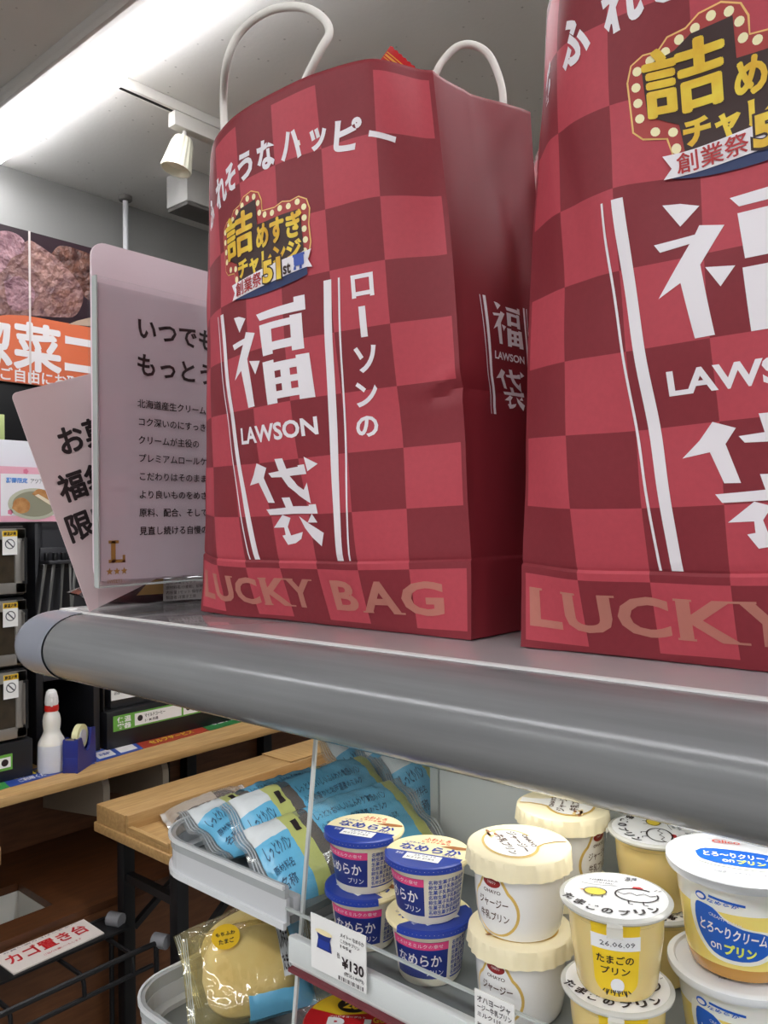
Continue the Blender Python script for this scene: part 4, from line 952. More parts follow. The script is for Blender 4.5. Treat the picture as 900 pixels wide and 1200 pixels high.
# yogurt cups with red and yellow lids on the shelf below
YR = K('yogurt_red', (206, 34, 40), .3); YY = K('yogurt_yellow', (240, 196, 48), .3); YBK = K('yogurt_black', (46, 36, 26), .4)
def yogurt(x, y, z, lidturn, label):
    t = thing('yogurt_cup', label, 'yogurt', (x, y, z), group='red and yellow lidded yogurt cups')
    h = .082
    MB().lathe([(.026, 0), (.0285, .001), (.030, .006), (.0385, h-.008), (.0390, h-.005)], 56, 0).build('cup', K('yogurt_cup_red', (170, 30, 36), .35), t, local=True)
    lm = MB().lathe([(.0385, h-.006), (.0412, h-.004), (.0414, h-.001), (.0402, h+.0004), (.0001, h+.0006)], 60, 0)
    L = [lidmap(h+.0009+.0003*i, lidturn) for i in range(4)]; r = .0392
    lm.poly([(r*math.cos(R(a)), r*math.sin(R(a))) for a in range(12, 171, 6)]+[(-.015, .004), (.012, .012)], L[0], 1)
    lm.poly(circle(-.008, .0175, .0118, .0092), L[1], 2); lm.text('20', L[2], 1, box=(-.0145, .0125, -.0015, .0220), bold=.04)
    lm.text('プロビオヨーグルト', L[1], 3, box=(-.022, .0015, .006, .0040), bold=.02, rot=.12, res=1)
    lm.text('R-1', L[2], 3, box=(-.0215, -.0150, .0120, .0010), bold=.05, rot=.1)
    lm.text('GOLD', L[1], 1, box=(.012, .001, .030, .008), bold=.03, rot=.2)
    lm.text('ヨーグルト', L[1], 2, box=(-.004, .029, .016, .033), res=1, bold=.02)
    lm.poly([(-.010, -.026), (.022, -.020), (.022, -.0145), (-.010, -.0205)], L[2], 3)
    lm.poly(circle(.017, .0165, .0105, .0075, 20), L[1], 4)
    lm.build('lid', [YR, YY, YBK, STK, K('spoon_grey', (214, 212, 204), .3)], t, local=True)
    return t
yz0 = -.462
yp = onZ(418, 1196, yz0+.083); yogurt(yp.x, yp.y, yz0, R(28), 'yogurt cup with red and yellow lid under the 130 yen price card')
yq = onZ(508, 1222, yz0+.083); yogurt(yq.x+.0, yq.y, yz0, R(10), 'yogurt cup with red and yellow lid at the bottom edge, right of its twin')
yogurt(yp.x+.055, yp.y+.078, yz0, R(50), 'yogurt cup in shadow behind the two with red and yellow lids')

# ------------------------------------------------------------------ wrapped bread
PB = K('wrap_blue', (112, 190, 226), .25, spec=.6, bump=(90, .35, .002)); PO = K('wrap_olive', (196, 200, 120), .3, bump=(90, .3, .002)); PW = K('wrap_white', (228, 232, 232), .25, bump=(90, .3, .002))
PCL = film('wrap_clear', (248, 250, 250), .30, .10, .10)
PYL = film('wrap_yellow_clear', (252, 248, 224), .3, .08, .10, (240, 228, 170))
BREAD = K('dark_bread', (92, 66, 44), .7, var=(50, (70, 48, 34)), bump=(120, .5, .003)); TBREAD = K('cream_bread', (250, 232, 186), .6, var=(30, (240, 212, 156)), bump=(90, .3, .002))
INKD = K('wrap_ink', (40, 84, 118), .5)
def pack(name, label, loc, rot, L=.17, W=.085, T=.034, mats=(PB, PO, PW, PCL), zone=None, bread=BREAD, texts=(), seed=0, group=None, bl=.8):
    t = thing(name, label, 'bread', loc, group=group)
    q = Euler(rot).to_matrix()
    def prof(u, v):
        f = max(0, 1-abs(u)**3.2)**.55*max(0, 1-abs(v)**2.6)**.5
        return f*T/2
    def P(u, v, s, e=0.0):
        # wrapper lies flat towards the sealed ends
        ue = min(1, abs(u)/.86); f = prof(min(ue, 1) if abs(u) < .86 else 1, v)
        w = W/2*(1+.05*noise.noise(Vector((u*2, seed, 0)))); wr = .0022*noise.noise(Vector((u*5+seed, v*4, s*3.1)))+.0016*noise.noise(Vector((u*16+seed, v*9, s)))
        ta = min(1, max(0, abs(u)-.8)/.2); wr *= (1-ta*.3)
        z = s*(f+.0006+e)+wr*(.4+.6*min(1, f/.006))+ta*.004*math.sin(v*7+seed)
        return q @ Vector((u*L/2, v*w*(1-.10*ta if False else 1), z+T/2))
    us = lins(-1, 1, 50); vs = lins(-1, 1, 30)
    mb = MB()
    mb.grid(lambda u, v: P(u, v, 1), us, vs, 0, mif=lambda u, v: zone(u, v))
    mb.grid(lambda u, v: P(u, -v, -1), us, vs, 0, mif=lambda u, v: zone(u, -v))
    for s_, bx, bd, ro, mi in texts: mb.text(s_, lambda x, y: P(x, y, 1, .0007), 4+mi, box=bx, bold=bd, rot=ro, cut=.08, res=1)
    for sg in (-1, 1):
        for k in range(3): mb.grid(lambda u, v: P(u, v, 1, .0004), [sg*(.90+.03*k), sg*(.912+.03*k)] if sg > 0 else [sg*(.912+.03*k), sg*(.90+.03*k)], lins(-.98, .98, 16), 8)  # pale crimp lines across both sealed ends
    wr = mb.build('wrapper', list(mats)+[INKD, INK, INKW, YY, K('seal_crimp', (220, 228, 230), .2, alpha=.6)], t, local=True, sharp=60)
    if bread:
        bm_ = MB()
        bf = lambda u, v, s: q @ Vector((u*L/2*.74, v*W/2*.88*max(0, 1-abs(u)**3)**.42, s*T/2*.92*max(0, 1-abs(u)**4)**.5*max(0, 1-abs(v)**3)**.5+T/2))
        bm_.grid(lambda u, v: bf(u, v, 1), lins(-1, 1, 24), lins(-1, 1, 16), 0); bm_.grid(lambda u, v: bf(u, -v, -1), lins(-1, 1, 24), lins(-1, 1, 16), 0)
        bm_.build('bread_roll', bread, t, local=True, sharp=60)
    return t
def zsand(u, v):
    if u < -.88: return 3
    if u < -.56: return 0 if v < .45 else 2
    if u < -.40: return 1
    if u < -.28: return 3
    if u > .84: return 3
    if u > .68: return 1
    return 0
tx = [('しっとりおいしいふんわり食感のパン', (-.26, .35, .58, .58), .01, 0, 0), ('小麦の香りと北海道産のミルク', (-.26, .05, .50, .24), .01, 0, 0), ('やさしい甘さのクリームをたっぷり', (-.26, -.25, .56, -.06), .01, 0, 0), ('名称:菓子パン 原材料名:小麦粉', (-.26, -.60, .50, -.45), .01, 0, 0), ('しっとりパン', (-.84, .0, -.60, .36), .02, 0, 0), ('原材料名', (-.84, -.35, -.66, -.15), .01, 0, 0), ('名称', (-.84, -.70, -.70, -.45), .01, 0, 0), ('■', (-.50, .30, -.44, .62), .0, 0, 1)]
TZ = SHZ+.020
GR = 'blue wrapped bread packs in the end tray'
packs = [
 ((-.592, .520, TZ+.010), (R(14), R(-3), R(84)), 'blue bread pack lying lowest at the left end of the tray, clear end outwards', 1),
 ((-.548, .530, TZ+.020), (R(36), R(-4), R(82)), 'blue bread pack leaning in the middle of the front row', 2),
 ((-.500, .512, TZ+.010), (R(30), R(-5), R(76)), 'blue bread pack at the front of the tray beside the clear divider', 3),
 ((-.585, .685, TZ+.036), (R(40), R(-6), R(84)), 'blue bread pack at the back left of the tray, olive band upright', 4),
 ((-.542, .690, TZ+.042), (R(44), R(-6), R(80)), 'blue bread pack in the middle of the back row', 5),
 ((-.498, .68, TZ+.034), (R(46), R(-6), R(76)), 'blue bread pack at the back of the tray next to the white back panel', 6)]
for lo, ro, lb, sd in packs:
    pack('bread_pack', lb, lo, ro, zone=zsand, texts=tx, seed=sd*1.7, group=GR, L=.178, W=.082, T=.032)
def zcream(u, v):
    if abs(u) > .88: return 3
    if u > .62: return 0
    if v < -.72: return 0 if u > -.1 else 3
    if .42 < u < .62 and abs(v) < .55: return 2
    return 3
txc = [('ふんわりクリームパン', (.30, -.5, .44, .5), .02, 0, 1), ('とろけるおいしさ', (.46, -.5, .56, .3), .02, 0, 1)]
CMATS = (PB, PO, PW, PYL)
c1 = pack('bread_pack', 'cream bread in a yellowish wrapper with a round yellow sticker, lower tray', (-.600, .490, -.434), (R(34), R(-4), R(58)), zone=zcream, mats=CMATS, bread=TBREAD, texts=[('しろもち', (.45, .0, .60, .45), .02, 0, 1), ('たまご', (.45, -.45, .60, -.06), .02, 0, 1)], seed=9.3, L=.120, W=.088, T=.050, group='cream bread packs in the lower tray')
st = MB(); qq = Euler((R(34), R(-4), R(58))).to_matrix()
st.poly(circle(-.020, .022, .013, .012), lambda x, y: qq @ Vector((x, y, .0512)), 0)
st.text('もちふわ', lambda x, y: qq @ Vector((x, y, .0516)), 1, box=(-.029, .0225, -.011, .0265), bold=.03, res=1); st.text('たまご', lambda x, y: qq @ Vector((x, y, .0516)), 1, box=(-.027, .0150, -.013, .0200), bold=.03, res=1)
st.build('round_sticker', [YY, INK], c1, local=True)
pack('bread_pack', 'cream bread pack standing tilted behind the one with the yellow sticker', (-.640, .522, -.430), (R(60), R(-18), R(60)), zone=zcream, mats=CMATS, bread=TBREAD, texts=txc, seed=12.1, L=.125, W=.085, T=.046, group='cream bread packs in the lower tray')
pk = onZ(385, 1165, -.425)
pack('rice_ball_pack', 'dark green food in clear crinkled wrap behind the yogurt lids', (pk.x-.01, pk.y+.035, -.462), (R(14), 0, R(20)), zone=lambda u, v: 3, mats=(PB, PO, PW, PCL), bread=K('seaweed', (34, 44, 36), .5, var=(40, (70, 84, 62)), bump=(80, .5, .003)), seed=3.3, L=.12, W=.09, T=.045)

# ------------------------------------------------------------------ the counter along the left wall
CT = -.655; CX = -1.98
ct = thing('service_counter', 'long wooden eat-in counter along the left wall with brown front panel', 'counter', (-2.5, 1.9, FL))
MB().box((-3.12, .2, CT-.024), (CX, 4.2, CT), 0, .004).build('countertop', WOOD, ct)
MB().box((-2.45, .2, FL), (-2.40, 4.2, CT-.035), 0, .002).build('front_panel', DWOOD, ct)
for px, yq_ in ((224, 890), (313, 870)):
    p = onX(px, yq_, -2.36); MB().box((-2.395, p.y-.02, FL), (-2.355, p.y+.02, CT-.036), 0, .002).build('post', BLACK, ct)
for Yb in (1.165, 1.355):
    P = [(-2.05-.05+.05*math.cos(R(a)), -.024+CT-.055+.05*math.sin(R(a))) for a in range(0, 91, 15)]
    P = [(x, Yb, z) for x, z in [(-2.05, CT-.15)]+P+[(-2.40, CT-.026), (-2.40, CT-.20)]]
    MB().slab(P, (0, -1, 0), .02).build('bracket_panel', K('beige_panel', (158, 148, 132), .5), ct)
MB().box((-2.395, 1.6, FL), (-2.385, 1.605, CT-.04)).build('panel_seam', K('dark_seam', (48, 32, 22), .6), ct)
# stickers on the counter top
def mat_sheet(pix, col, label, texts, ink):
    P = [onZ(px, py, CT+.0012) for px, py in pix]; o = P[0]
    t = thing('counter_sticker', label, 'sticker', (o.x, o.y, CT))
    mb = MB().slab(P, (0, 0, 1), .0012); a, b, c = P[0], P[1], P[3]
    mp = lambda x, y: a+(b-a)*x+(c-a)*y+Vector((0, 0, .0004))
    for s, bx, mi in texts:
        if s is None: mb.poly([(bx[0], bx[1]), (bx[2], bx[1]), (bx[2], bx[3]), (bx[0], bx[3])], mp, mi)
        else: mb.text(s, lambda x, y: mp(x, y)+Vector((0, 0, .0004)), mi, box=bx, bold=.03, res=1)
    mb.build('printed_sheet', [K('sheet_%d_%d_%d' % col, col, .4)]+ink, t)
IY = K('ink_yellow', (240, 214, 70), .5)
mat_sheet([(12, 922), (112, 894), (100, 884), (0, 912)], (44, 74, 160), 'blue counter sticker with yellow and white print under the spray bottle', [('お湯・電子レンジ', (.10, .50, .62, .90), 1), ('ご利用ください', (.12, .10, .55, .42), 2), (None, (.60, .08, .98, .25), 2)], [IY, INKW])
mat_sheet([(113, 893), (168, 877), (155, 867), (100, 883)], (58, 88, 176), 'blue counter sticker with two white boxes beside the tape dispenser', [(None, (.10, .15, .45, .80), 1), (None, (.55, .15, .92, .80), 1), ('お会計', (.16, .35, .40, .6), 2)], [INKW, INKB])
mat_sheet([(168, 877), (245, 856), (226, 847), (152, 866)], (176, 62, 44), 'red counter sticker with yellow and white print in front of the black rack', [('あたため', (.14, .50, .60, .85), 1), ('セルフサービス', (.14, .12, .80, .42), 2)], [INKW, IY])
mat_sheet([(246, 856), (310, 838), (288, 830), (227, 847)], (54, 128, 70), 'green counter sticker at the right end of the sticker row', [('ご協力ください', (.15, .3, .8, .7), 1)], [INKW])
mat_sheet([(-14, 930), (11, 922), (0, 912), (-24, 919)], (60, 150, 74), 'green counter sticker at the left edge of the photo', [('ゴミ箱', (.3, .3, .8, .7), 1)], [IY])

# spray bottle
def spray():
    o = onZ(61, 903, CT); t = thing('spray_bottle', 'translucent white spray bottle with a red collar standing on the counter', 'spray bottle', o)
    S = 1.0
    MB().lathe([(.030, 0), (.0355, .002), (.037, .010), (.0355, .072), (.0335, .080), (.024, .098), (.0205, .108), (.0225, .122), (.0230, .136), (.0205, .150), (.015, .160), (.0145, .164)], 40, [0, 0, 0]+[1]*9).build('bottle', [K('bottle_liquid', (214, 216, 224), .25, sss=.3), K('bottle_plastic', (236, 232, 224), .25, sss=.3)], t, local=True)
    MB().lathe([(.0175, .160), (.0182, .162), (.0182, .174), (.0172, .176)], 32).build('collar', K('collar_red', (206, 36, 30), .35), t, local=True)
    hd = MB().lathe([(.0165, .176), (.0178, .182), (.0165, .196), (.0125, .212), (.008, .2165), (.0001, .2175)], 28)
    q = Vector((.9, -.43, 0)).normalized()
    hd.bar(Vector((0, 0, .204))+q*.004, Vector((0, 0, .206))+q*.026, .012, .014, 0, .003)
    hd.build('trigger_head', K('spray_white', (244, 242, 240), .35), t, local=True)
    MB().tube([q*.018+Vector((0, 0, .200)), q*.026+Vector((0, 0, .188)), q*.022+Vector((0, 0, .176))], .003, 8).build('trigger', K('spray_white', (244, 242, 240), .35), t, local=True)
    lb = MB(); F_ = cupmap(.0372, .01, .0362, .07, math.atan2(-o.y, -o.x)-1.15, .0004)
    lb.poly([(-.010, .022), (.010, .022), (.010, .058), (-.010, .058)], F_, 0, .003); lb.text('除菌', cupmap(.0372, .01, .0362, .07, math.atan2(-o.y, -o.x)-1.15, .0007), 1, box=(-.007, .035, .007, .047), cut=.003)
    lb.build('label', [K('label_pinkred', (206, 70, 84), .4), INKW], t, local=True)
spray()
def tape():
    o = onZ(93, 899, CT); t = thing('tape_dispenser', 'blue tape dispenser with a pale yellow tape roll beside the spray bottle', 'tape dispenser', o, rz=R(-54))
    P = [(-.055, 0), (.055, 0), (.052, .088), (.030, .088), (.012, .050), (-.004, .044), (-.018, .055), (-.030, .100), (-.050, .098)]
    mb = MB()
    for s in (-1, 1): mb.slab([(x, s*.019+(.003 if s > 0 else 0), z) for x, z in P][::1 if s < 0 else -1], (0, s, 0), .006)
    mb.box((-.055, -.02, 0), (.055, .02, .040), 0, .002).box((.036, -.02, .02), (.054, .02, .086), 0, .002).box((-.054, -.02, .02), (-.042, .02, .096), 0, .002)
    mb.build('body', K('dispenser_blue', (34, 46, 132), .3), t, local=True)
    Rm = Matrix.Translation((-.004, 0, .082)) @ Matrix.Rotation(PI/2, 4, 'X')
    MB().lathe([(.019, -.008), (.033, -.008), (.033, .008), (.019, .008), (.019, -.008)], 36, mat=Rm, close=True).build('tape_roll', K('tape_yellow', (226, 222, 170), .3), t, local=True)
    MB().lathe([(.0001, -.010), (.019, -.010), (.019, .010), (.0001, .010)], 28, mat=Rm).build('hub', K('hub_grey', (210, 206, 214), .4), t, local=True)
    MB().box((.046, -.012, .086), (.054, .012, .090)).build('cutter', STEEL, t, local=True)
tape()
# heated display cases, stacked at the left edge
XC = -2.10
def case(z0, z1, label):
    t = thing('warmer_case', label, 'warmer', (XC-.2, .75, z0), group='stacked steel framed warmer cases')
    ye = onX(33, 700, XC).y
    MB().box((XC-.42, .35, z0), (XC-.012, ye-.004, z1), 0, .004).build('housing', K('case_black', (30, 30, 32), .4), t)
    fr = MB(); b = .028
    for a in ((.36, z0+.006, ye-.005, z0+.006+b), (.36, z1-.006-b, ye-.005, z1-.006), (.36, z0+.006, .36+b, z1-.006), (ye-.005-b, z0+.006, ye-.005, z1-.006)): fr.box((XC-.014, a[0], a[1]), (XC, a[2], a[3]), 0, .002)
    d = fr.build('door_frame', K('case_steel', (176, 172, 166), .35, metal=.7), t)
    MB().box((XC-.010, .36+b, z0+.006+b), (XC-.006, ye-.005-b, z1-.006-b)).build('door_glass', K('case_glass', (46, 40, 32), .08, spec=.7, var=(7, (92, 76, 56))), d)
    MB().tube([(XC+.014, ye-.012, z0+.03), (XC+.014, ye-.012, z1-.03)], .004, 8).bar((XC, ye-.012, z0+.035), (XC+.014, ye-.012, z0+.035), .006).bar((XC, ye-.012, z1-.035), (XC+.014, ye-.012, z1-.035), .006).build('handle', BLACK, d)
    lb = MB(); zz = z1-.012; y1 = ye-.028; y0 = y1-.038
    lb.box((XC, y0, zz-.062), (XC+.001, y1, zz), 0); mp = lambda y, z: Vector((XC+.0014, y, z)); mp2 = lambda y, z: Vector((XC+.0018, y, z))
    lb.poly([(y0, zz-.014), (y1, zz-.014), (y1, zz), (y0, zz)], mp, 1); cy = (y0+y1)/2
    lb.poly(circle(cy, zz-.034, .013), mp, 2); lb.poly(circle(cy, zz-.034, .0105), mp2, 0); lb.poly([(cy-.010, zz-.026), (cy-.007, zz-.024), (cy+.010, zz-.042), (cy+.007, zz-.044)], lambda y, z: Vector((XC+.0022, y, z)), 2)
    lb.text('高温注意', mp2, 3, box=(y0+.003, zz-.012, y1-.003, zz-.002), bold=.03, res=1)
    lb.build('warning_label', [STK, YY, K('grey_ink', (90, 90, 96), .6), INK], t)
case(-.181, .0, 'steel framed warmer case at the left edge, topmost of its stack')
case(-.366, -.186, 'steel framed warmer case at the left edge, middle of its stack')
case(-.556, -.371, 'steel framed warmer case at the left edge, lowest of its stack')
t = thing('case_stand', 'black base with a green and white label under the warmer cases', 'stand', (XC-.2, .75, CT))
ye = onX(38, 880, XC).y
MB().box((XC-.42, .35, CT), (XC+.004, ye, -.557), 0, .004).build('stand_body', K('case_black', (30, 30, 32), .4), t)
lb = MB().box((XC+.004, .6, -.625), (XC+.006, ye-.055, -.585), 0).box((XC+.006, .6, -.618), (XC+.007, ye-.06, -.592), 1)
lb.text('あたたかい商品', lambda y, z: Vector((XC+.0074, y, z)), 2, box=(.74, -.612, ye-.09, -.598), bold=.02, res=1); lb.poly(circle(ye-.075, -.605, .009), lambda y, z: Vector((XC+.0074, y, z)), 2)
lb.build('shelf_label', [K('label_green', (110, 176, 70), .5), STK, INK], t)
# black tower with tongs
XT = -2.17
ya = onX(38, 800, XT).y+.01; yb = 1.225
t = thing('utensil_tower', 'black open tower holding steel tongs behind the bumper end cap', 'rack', (XT-.15, (ya+yb)/2, CT))
MB().box((XT-.32, ya, CT), (XT-.30, yb, .01), 0, .002).build('back_panel', K('tower_black', (40, 40, 44), .45), t)
for yy in (ya, yb-.02): MB().box((XT-.30, yy, CT), (XT, yy+.02, .01), 0, .002).build('side_panel', K('tower_black', (40, 40, 44), .45), t)
for zz in (CT, -.43, -.01): MB().box((XT-.30, ya+.02, zz), (XT, yb-.02, zz+.02), 0, .002).build('shelf', K('tower_black', (40, 40, 44), .45), t)
MB().slab([(XT, ya+.02, -.41), (XT, yb-.02, -.41), (XT, yb-.02, -.01), (XT, ya+.02, -.01)], (1, 0, 0), .004).build('front_panel', K('tower_front', (58, 58, 62), .35), t)
hb = MB().box((XT, ya+.012, -.105), (XT+.055, ya+.20, -.095), 0, .002).box((XT, ya+.012, -.12), (XT+.005, ya+.20, -.06), 0, .002)
hb.build('tong_holder', K('tower_holder', (48, 48, 52), .35), t)
for i, (dy, sw) in enumerate(((.018, -.030), (.042, -.026), (.066, -.012), (.086, .002), (.104, -.018), (.128, .030))):
    g = thing('tongs', ['steel tongs hanging first from the left in the black holder', 'steel tongs hanging second from the left in the black holder', 'steel tongs hanging third from the left in the black holder', 'steel tongs hanging fourth from the left in the black holder', 'steel tongs hanging fifth from the left in the black holder', 'steel tongs at the right end of the black holder, splayed outwards'][i], 'tongs', (XT+.03, ya+dy, -.28), group='steel tongs in the black holder')
    for s in (-1, 1):
        MB().bar((XT+.028+s*.010, ya+dy+sw-s*.006, -.285), (XT+.028+s*.004, ya+dy, -.088), .0025, .006, 0, .001).build('arm', STEEL, g)
    MB().box((XT+.022, ya+dy-.006, -.097), (XT+.036, ya+dy+.006, -.074), 0, .003).build('grip', BLACK, g)
# black drawer rack with price labels
XR = -2.15; y0r = onX(113, 870, XR).y+.145
y0r = 1.235; y1r = 2.35
t = thing('drawer_rack', 'low black rack with white price strips standing on the counter behind the red sticker', 'rack', (XR-.2, 1.8, CT))
kb = K('rack_black', (28, 28, 30), .35)
MB().box((XR-.40, y0r, CT), (XR, y1r, -.545), 0, .003).build('lower_drawer', kb, t)
MB().box((XR-.40, y0r, -.30), (XR-.02, y1r, -.27), 0, .003).build('top_board', kb, t)
for yy in (y0r, y1r-.006): MB().box((XR-.40, yy, -.545), (XR-.02, yy+.006, -.30), 0, .002).build('side_panel', kb, t)
MB().box((XR-.40, y0r+.02, -.545), (XR-.38, y1r-.02, -.30), 0, .002).build('back_panel', kb, t)
MB().box((XR-.30, y0r+.03, -.545), (XR-.03, y1r-.03, -.43), 0, .006).build('inner_tray', K('tray_dark', (48, 48, 50), .3), t)
def strip_lbl(za, zb_, yA, yB):
    lb = MB().slab([(XR+.001, yA, za), (XR+.001, yB, za), (XR+.001, yB, zb_), (XR+.001, yA, zb_)], (1, 0, 0), .001)
    mp = lambda y, z: Vector((XR+.0016, y, z)); mp2 = lambda y, z: Vector((XR+.0021, y, z)); hh = zb_-za
    y = yA+.07; i = 0
    lb.text('保温', mp, 1, box=(yA+.012, za+hh*.50, yA+.058, za+hh*.9), bold=.03, res=1); lb.text('容器', mp, 1, box=(yA+.012, za+hh*.08, yA+.058, za+hh*.46), bold=.03, res=1)
    while y+.17 < yB:
        lb.poly([(y, za+hh*.10), (y+.165, za+hh*.10), (y+.165, za+hh*.90), (y, za+hh*.90)], mp, 1)
        lb.poly(circle(y+.018, za+hh*.55, hh*.20), mp2, 2); lb.text(['マイルドコーヒー', 'カフェラテ 砂糖', 'ホットミルク'][i % 3], mp2, 2, box=(y+.034, za+hh*.52, y+.105, za+hh*.76), bold=.02, res=1); lb.text('S・M 共通', mp2, 2, box=(y+.034, za+hh*.22, y+.080, za+hh*.42), bold=.02, res=1)
        y += .172; i += 1
    lb.build('price_strip', [K('label_green', (110, 176, 70), .5), STK, INK], t)
strip_lbl(-.605, -.560, y0r+.02, y1r-.1)
for ya_, w_ in ((y0r+.03, .12), (1.60, .14), (1.90, .12)):
    lb = MB().box((XR-.028, ya_, -.52), (XR-.026, ya_+w_, -.445), 0).box((XR-.0255, ya_+w_*.75, -.52), (XR-.025, ya_+w_, -.445), 1)
    for k in range(3): lb.text('容器サイズ案内', lambda y, z: Vector((XR-.0248, y, z)), 2, box=(ya_+.008, -.470-k*.017, ya_+w_*.65, -.461-k*.017), res=1)
    lb.build('carton_label', [STK, K('label_salmon', (224, 120, 104), .5), INK], t)

# white board with the pink framed snack notice
XW = -2.20
t = thing('notice_board', 'white board above the warmer cases behind the pink framed card', 'board', (XW, 1.0, .012))
MB().box((XW-.05, .35, .012), (XW, 1.52, .235), 0, .004).build('board', K('board_white', (226, 226, 232), .4), t)
XP = -2.16
P0 = onX(0, 619, XP); P1 = onX(0, 546, XP); ya = P0.y-.02; yb = ya+.30; za = .012; zb_ = P1.z
t = thing('snack_card', 'pink framed notice card showing fried snacks on a plate', 'notice', (XP, (ya+yb)/2, za))
mb = MB().slab([(XP, y, z) for y, z in rrect(ya, za, yb, zb_, .008)], (1, 0, 0), .003, 0)
mp = lambda y, z: Vector((XP+.0005, y, z)); mp2 = lambda y, z: Vector((XP+.001, y, z)); mp3 = lambda y, z: Vector((XP+.0015, y, z))
mb.poly([(ya+.022, za+.016), (yb-.016, za+.016), (yb-.016, zb_-.016), (ya+.022, zb_-.020)], mp, 1)
c0 = onX(36, 588, XP); mb.poly(circle(c0.y+.01, c0.z-.006, .072, .043, 32), mp2, 2); mb.poly(circle(c0.y+.01, c0.z-.006, .060, .035, 32), mp3, 3)
f1 = onX(25, 592, XP); f2 = onX(47, 585, XP)
for e, pts in enumerate(([(f1.y-.026, f1.z-.008), (f1.y-.018, f1.z+.014), (f1.y+.004, f1.z+.020), (f1.y+.022, f1.z+.006), (f1.y+.018, f1.z-.016), (f1.y-.006, f1.z-.022)], [(f2.y-.024, f2.z+.014), (f2.y-.004, f2.z+.028), (f2.y+.030, f2.z+.016), (f2.y+.050, f2.z-.008), (f2.y+.046, f2.z-.024), (f2.y+.020, f2.z-.012)])):
    mb.poly([(q.x, q.y) for q in cr([(*p, 0) for p in pts]+[(*pts[0], 0)], 4)[:-1]], lambda y, z, k=e: Vector((XP+.002+k*.0004, y, z)), 4)
mb.poly([(f2.y-.016, f2.z+.010), (f2.y-.006, f2.z+.014), (f2.y+.044, f2.z-.014), (f2.y+.040, f2.z-.024)], lambda y, z: Vector((XP+.0028, y, z)), 5)
tq = onX(7, 565, XP); mb.text('期間限定', mp2, 6, box=(tq.y, tq.z-.002, tq.y+.058, tq.z+.013), bold=.04, res=1); mb.text('アツアツ揚げたて', mp2, 7, box=(tq.y+.066, tq.z-.002, tq.y+.16, tq.z+.012), bold=.01, res=1)
for cx, cz in ((onX(12, 609, XP).y, za+.026), (onX(30, 553, XP).y, zb_-.012)): mb.poly(circle(cx, cz, .008, n=5), mp2, 8)
mb.build('printed_card', [K('frame_pink', (240, 178, 196), .5), K('card_white', (244, 240, 244), .5), K('plate_rim', (196, 196, 176), .5), K('plate_green', (150, 148, 126), .5), K('fried_tan', (206, 152, 96), .6, var=(60, (182, 122, 66))), K('fried_inside', (240, 226, 200), .6), K('ink_lightblue', (96, 150, 224), .5), K('grey_ink', (90, 90, 96), .6), K('flower_pink', (232, 130, 160), .5)], t)
# black cabinet below the poster
XB = -2.62
t = thing('wall_cabinet', 'black wall cabinet band between the food poster and the white board', 'cabinet', (XB-.2, 1.5, .24))
MB().box((XB-.5, .2, .236), (XB, 3.4, .62), 0, .004).build('body', K('cabinet_black', (20, 20, 22), .35), t)
pg = onX(2, 500, XB); MB().box((XB, pg.y-.10, onX(2, 516, XB).z), (XB+.01, onX(4, 500, XB).y, onX(2, 486, XB).z), 0, .002).build('pale_edge', K('pale_green_strip', (206, 220, 150), .5), t)  # plain pale green strip along the cabinet's left edge
# food poster
XO = -2.60
def pz(px, py): p = onX(px, py, XO); return (p.y, p.z)
yL = pz(0, 300)[0]-.30; yR = 1.95
zt = pz(0, 262)[1]; zb_ = pz(0, 446)[1]
t = thing('food_poster', 'big orange and dark food poster with fried chicken hanging at upper left', 'poster', (XO, 1.3, zb_))
mb = MB().box((XO-.012, yL, zb_), (XO, yR, zt), 0)
E1 = lambda e: (lambda y, z: Vector((XO+e, y, z)))
zo = pz(0, 364)[1]
mb.poly([(yL, zb_), (yR, zb_), (yR, zo), (yL, zo)], E1(.0006), 1)
smp = lambda pix: [(q.x, q.y) for q in cr([(*pz(*p), 0) for p in pix]+[(*pz(*pix[0]), 0)], 4)[:-1]]
mb.poly(smp([(58, 300), (70, 288), (90, 292), (112, 302), (125, 320), (118, 345), (104, 352), (86, 330), (70, 318)]), E1(.0006), 2)
mb.poly(smp([(-40, 300), (-10, 278), (8, 272), (26, 284), (36, 282), (58, 296), (76, 312), (94, 334), (97, 352), (88, 370), (70, 372), (40, 370), (10, 369), (-30, 366)]), E1(.0010), 3)
mb.poly(smp([(-30, 285), (-5, 272), (14, 272), (28, 282), (26, 296), (14, 302), (2, 318), (-20, 320)]), E1(.0014), 4)
mb.poly(smp([(30, 300), (48, 296), (66, 310), (74, 326), (60, 336), (42, 322)]), E1(.0014), 5)
mb.poly(smp([(4, 330), (22, 324), (40, 340), (36, 360), (12, 362)]), E1(.0014), 4)
mb.poly(smp([(60, 345), (80, 340), (92, 352), (84, 366), (64, 366)]), E1(.0014), 6)
mb.poly([pz(90, 376), pz(122, 368), pz(122, 384), pz(80, 380)], E1(.0016), 7)
ty, tz = pz(15, 426); sz = 60*(XO/ray(17, 430)[0])/FPX
mb.text('惣', E1(.002), 8, at=(ty-sz*1.0, tz), size=sz, bold=-.03); mb.text('菜', E1(.002), 8, at=(ty, tz), size=sz, bold=-.03); mb.text('コーナー', E1(.002), 8, at=(ty+sz*.93, tz), size=sz, bold=.035)
ty, tz = pz(-2, 443); mb.text('ご自由にお取りください', E1(.002), 8, at=(ty, tz), size=sz*.275, bold=.02)
sy = pz(35, 400)[0]; mb.poly([(sy-.0035, zb_), (sy+.0035, zb_), (sy+.0035, zt), (sy-.0035, zt)], E1(.0024), 9)
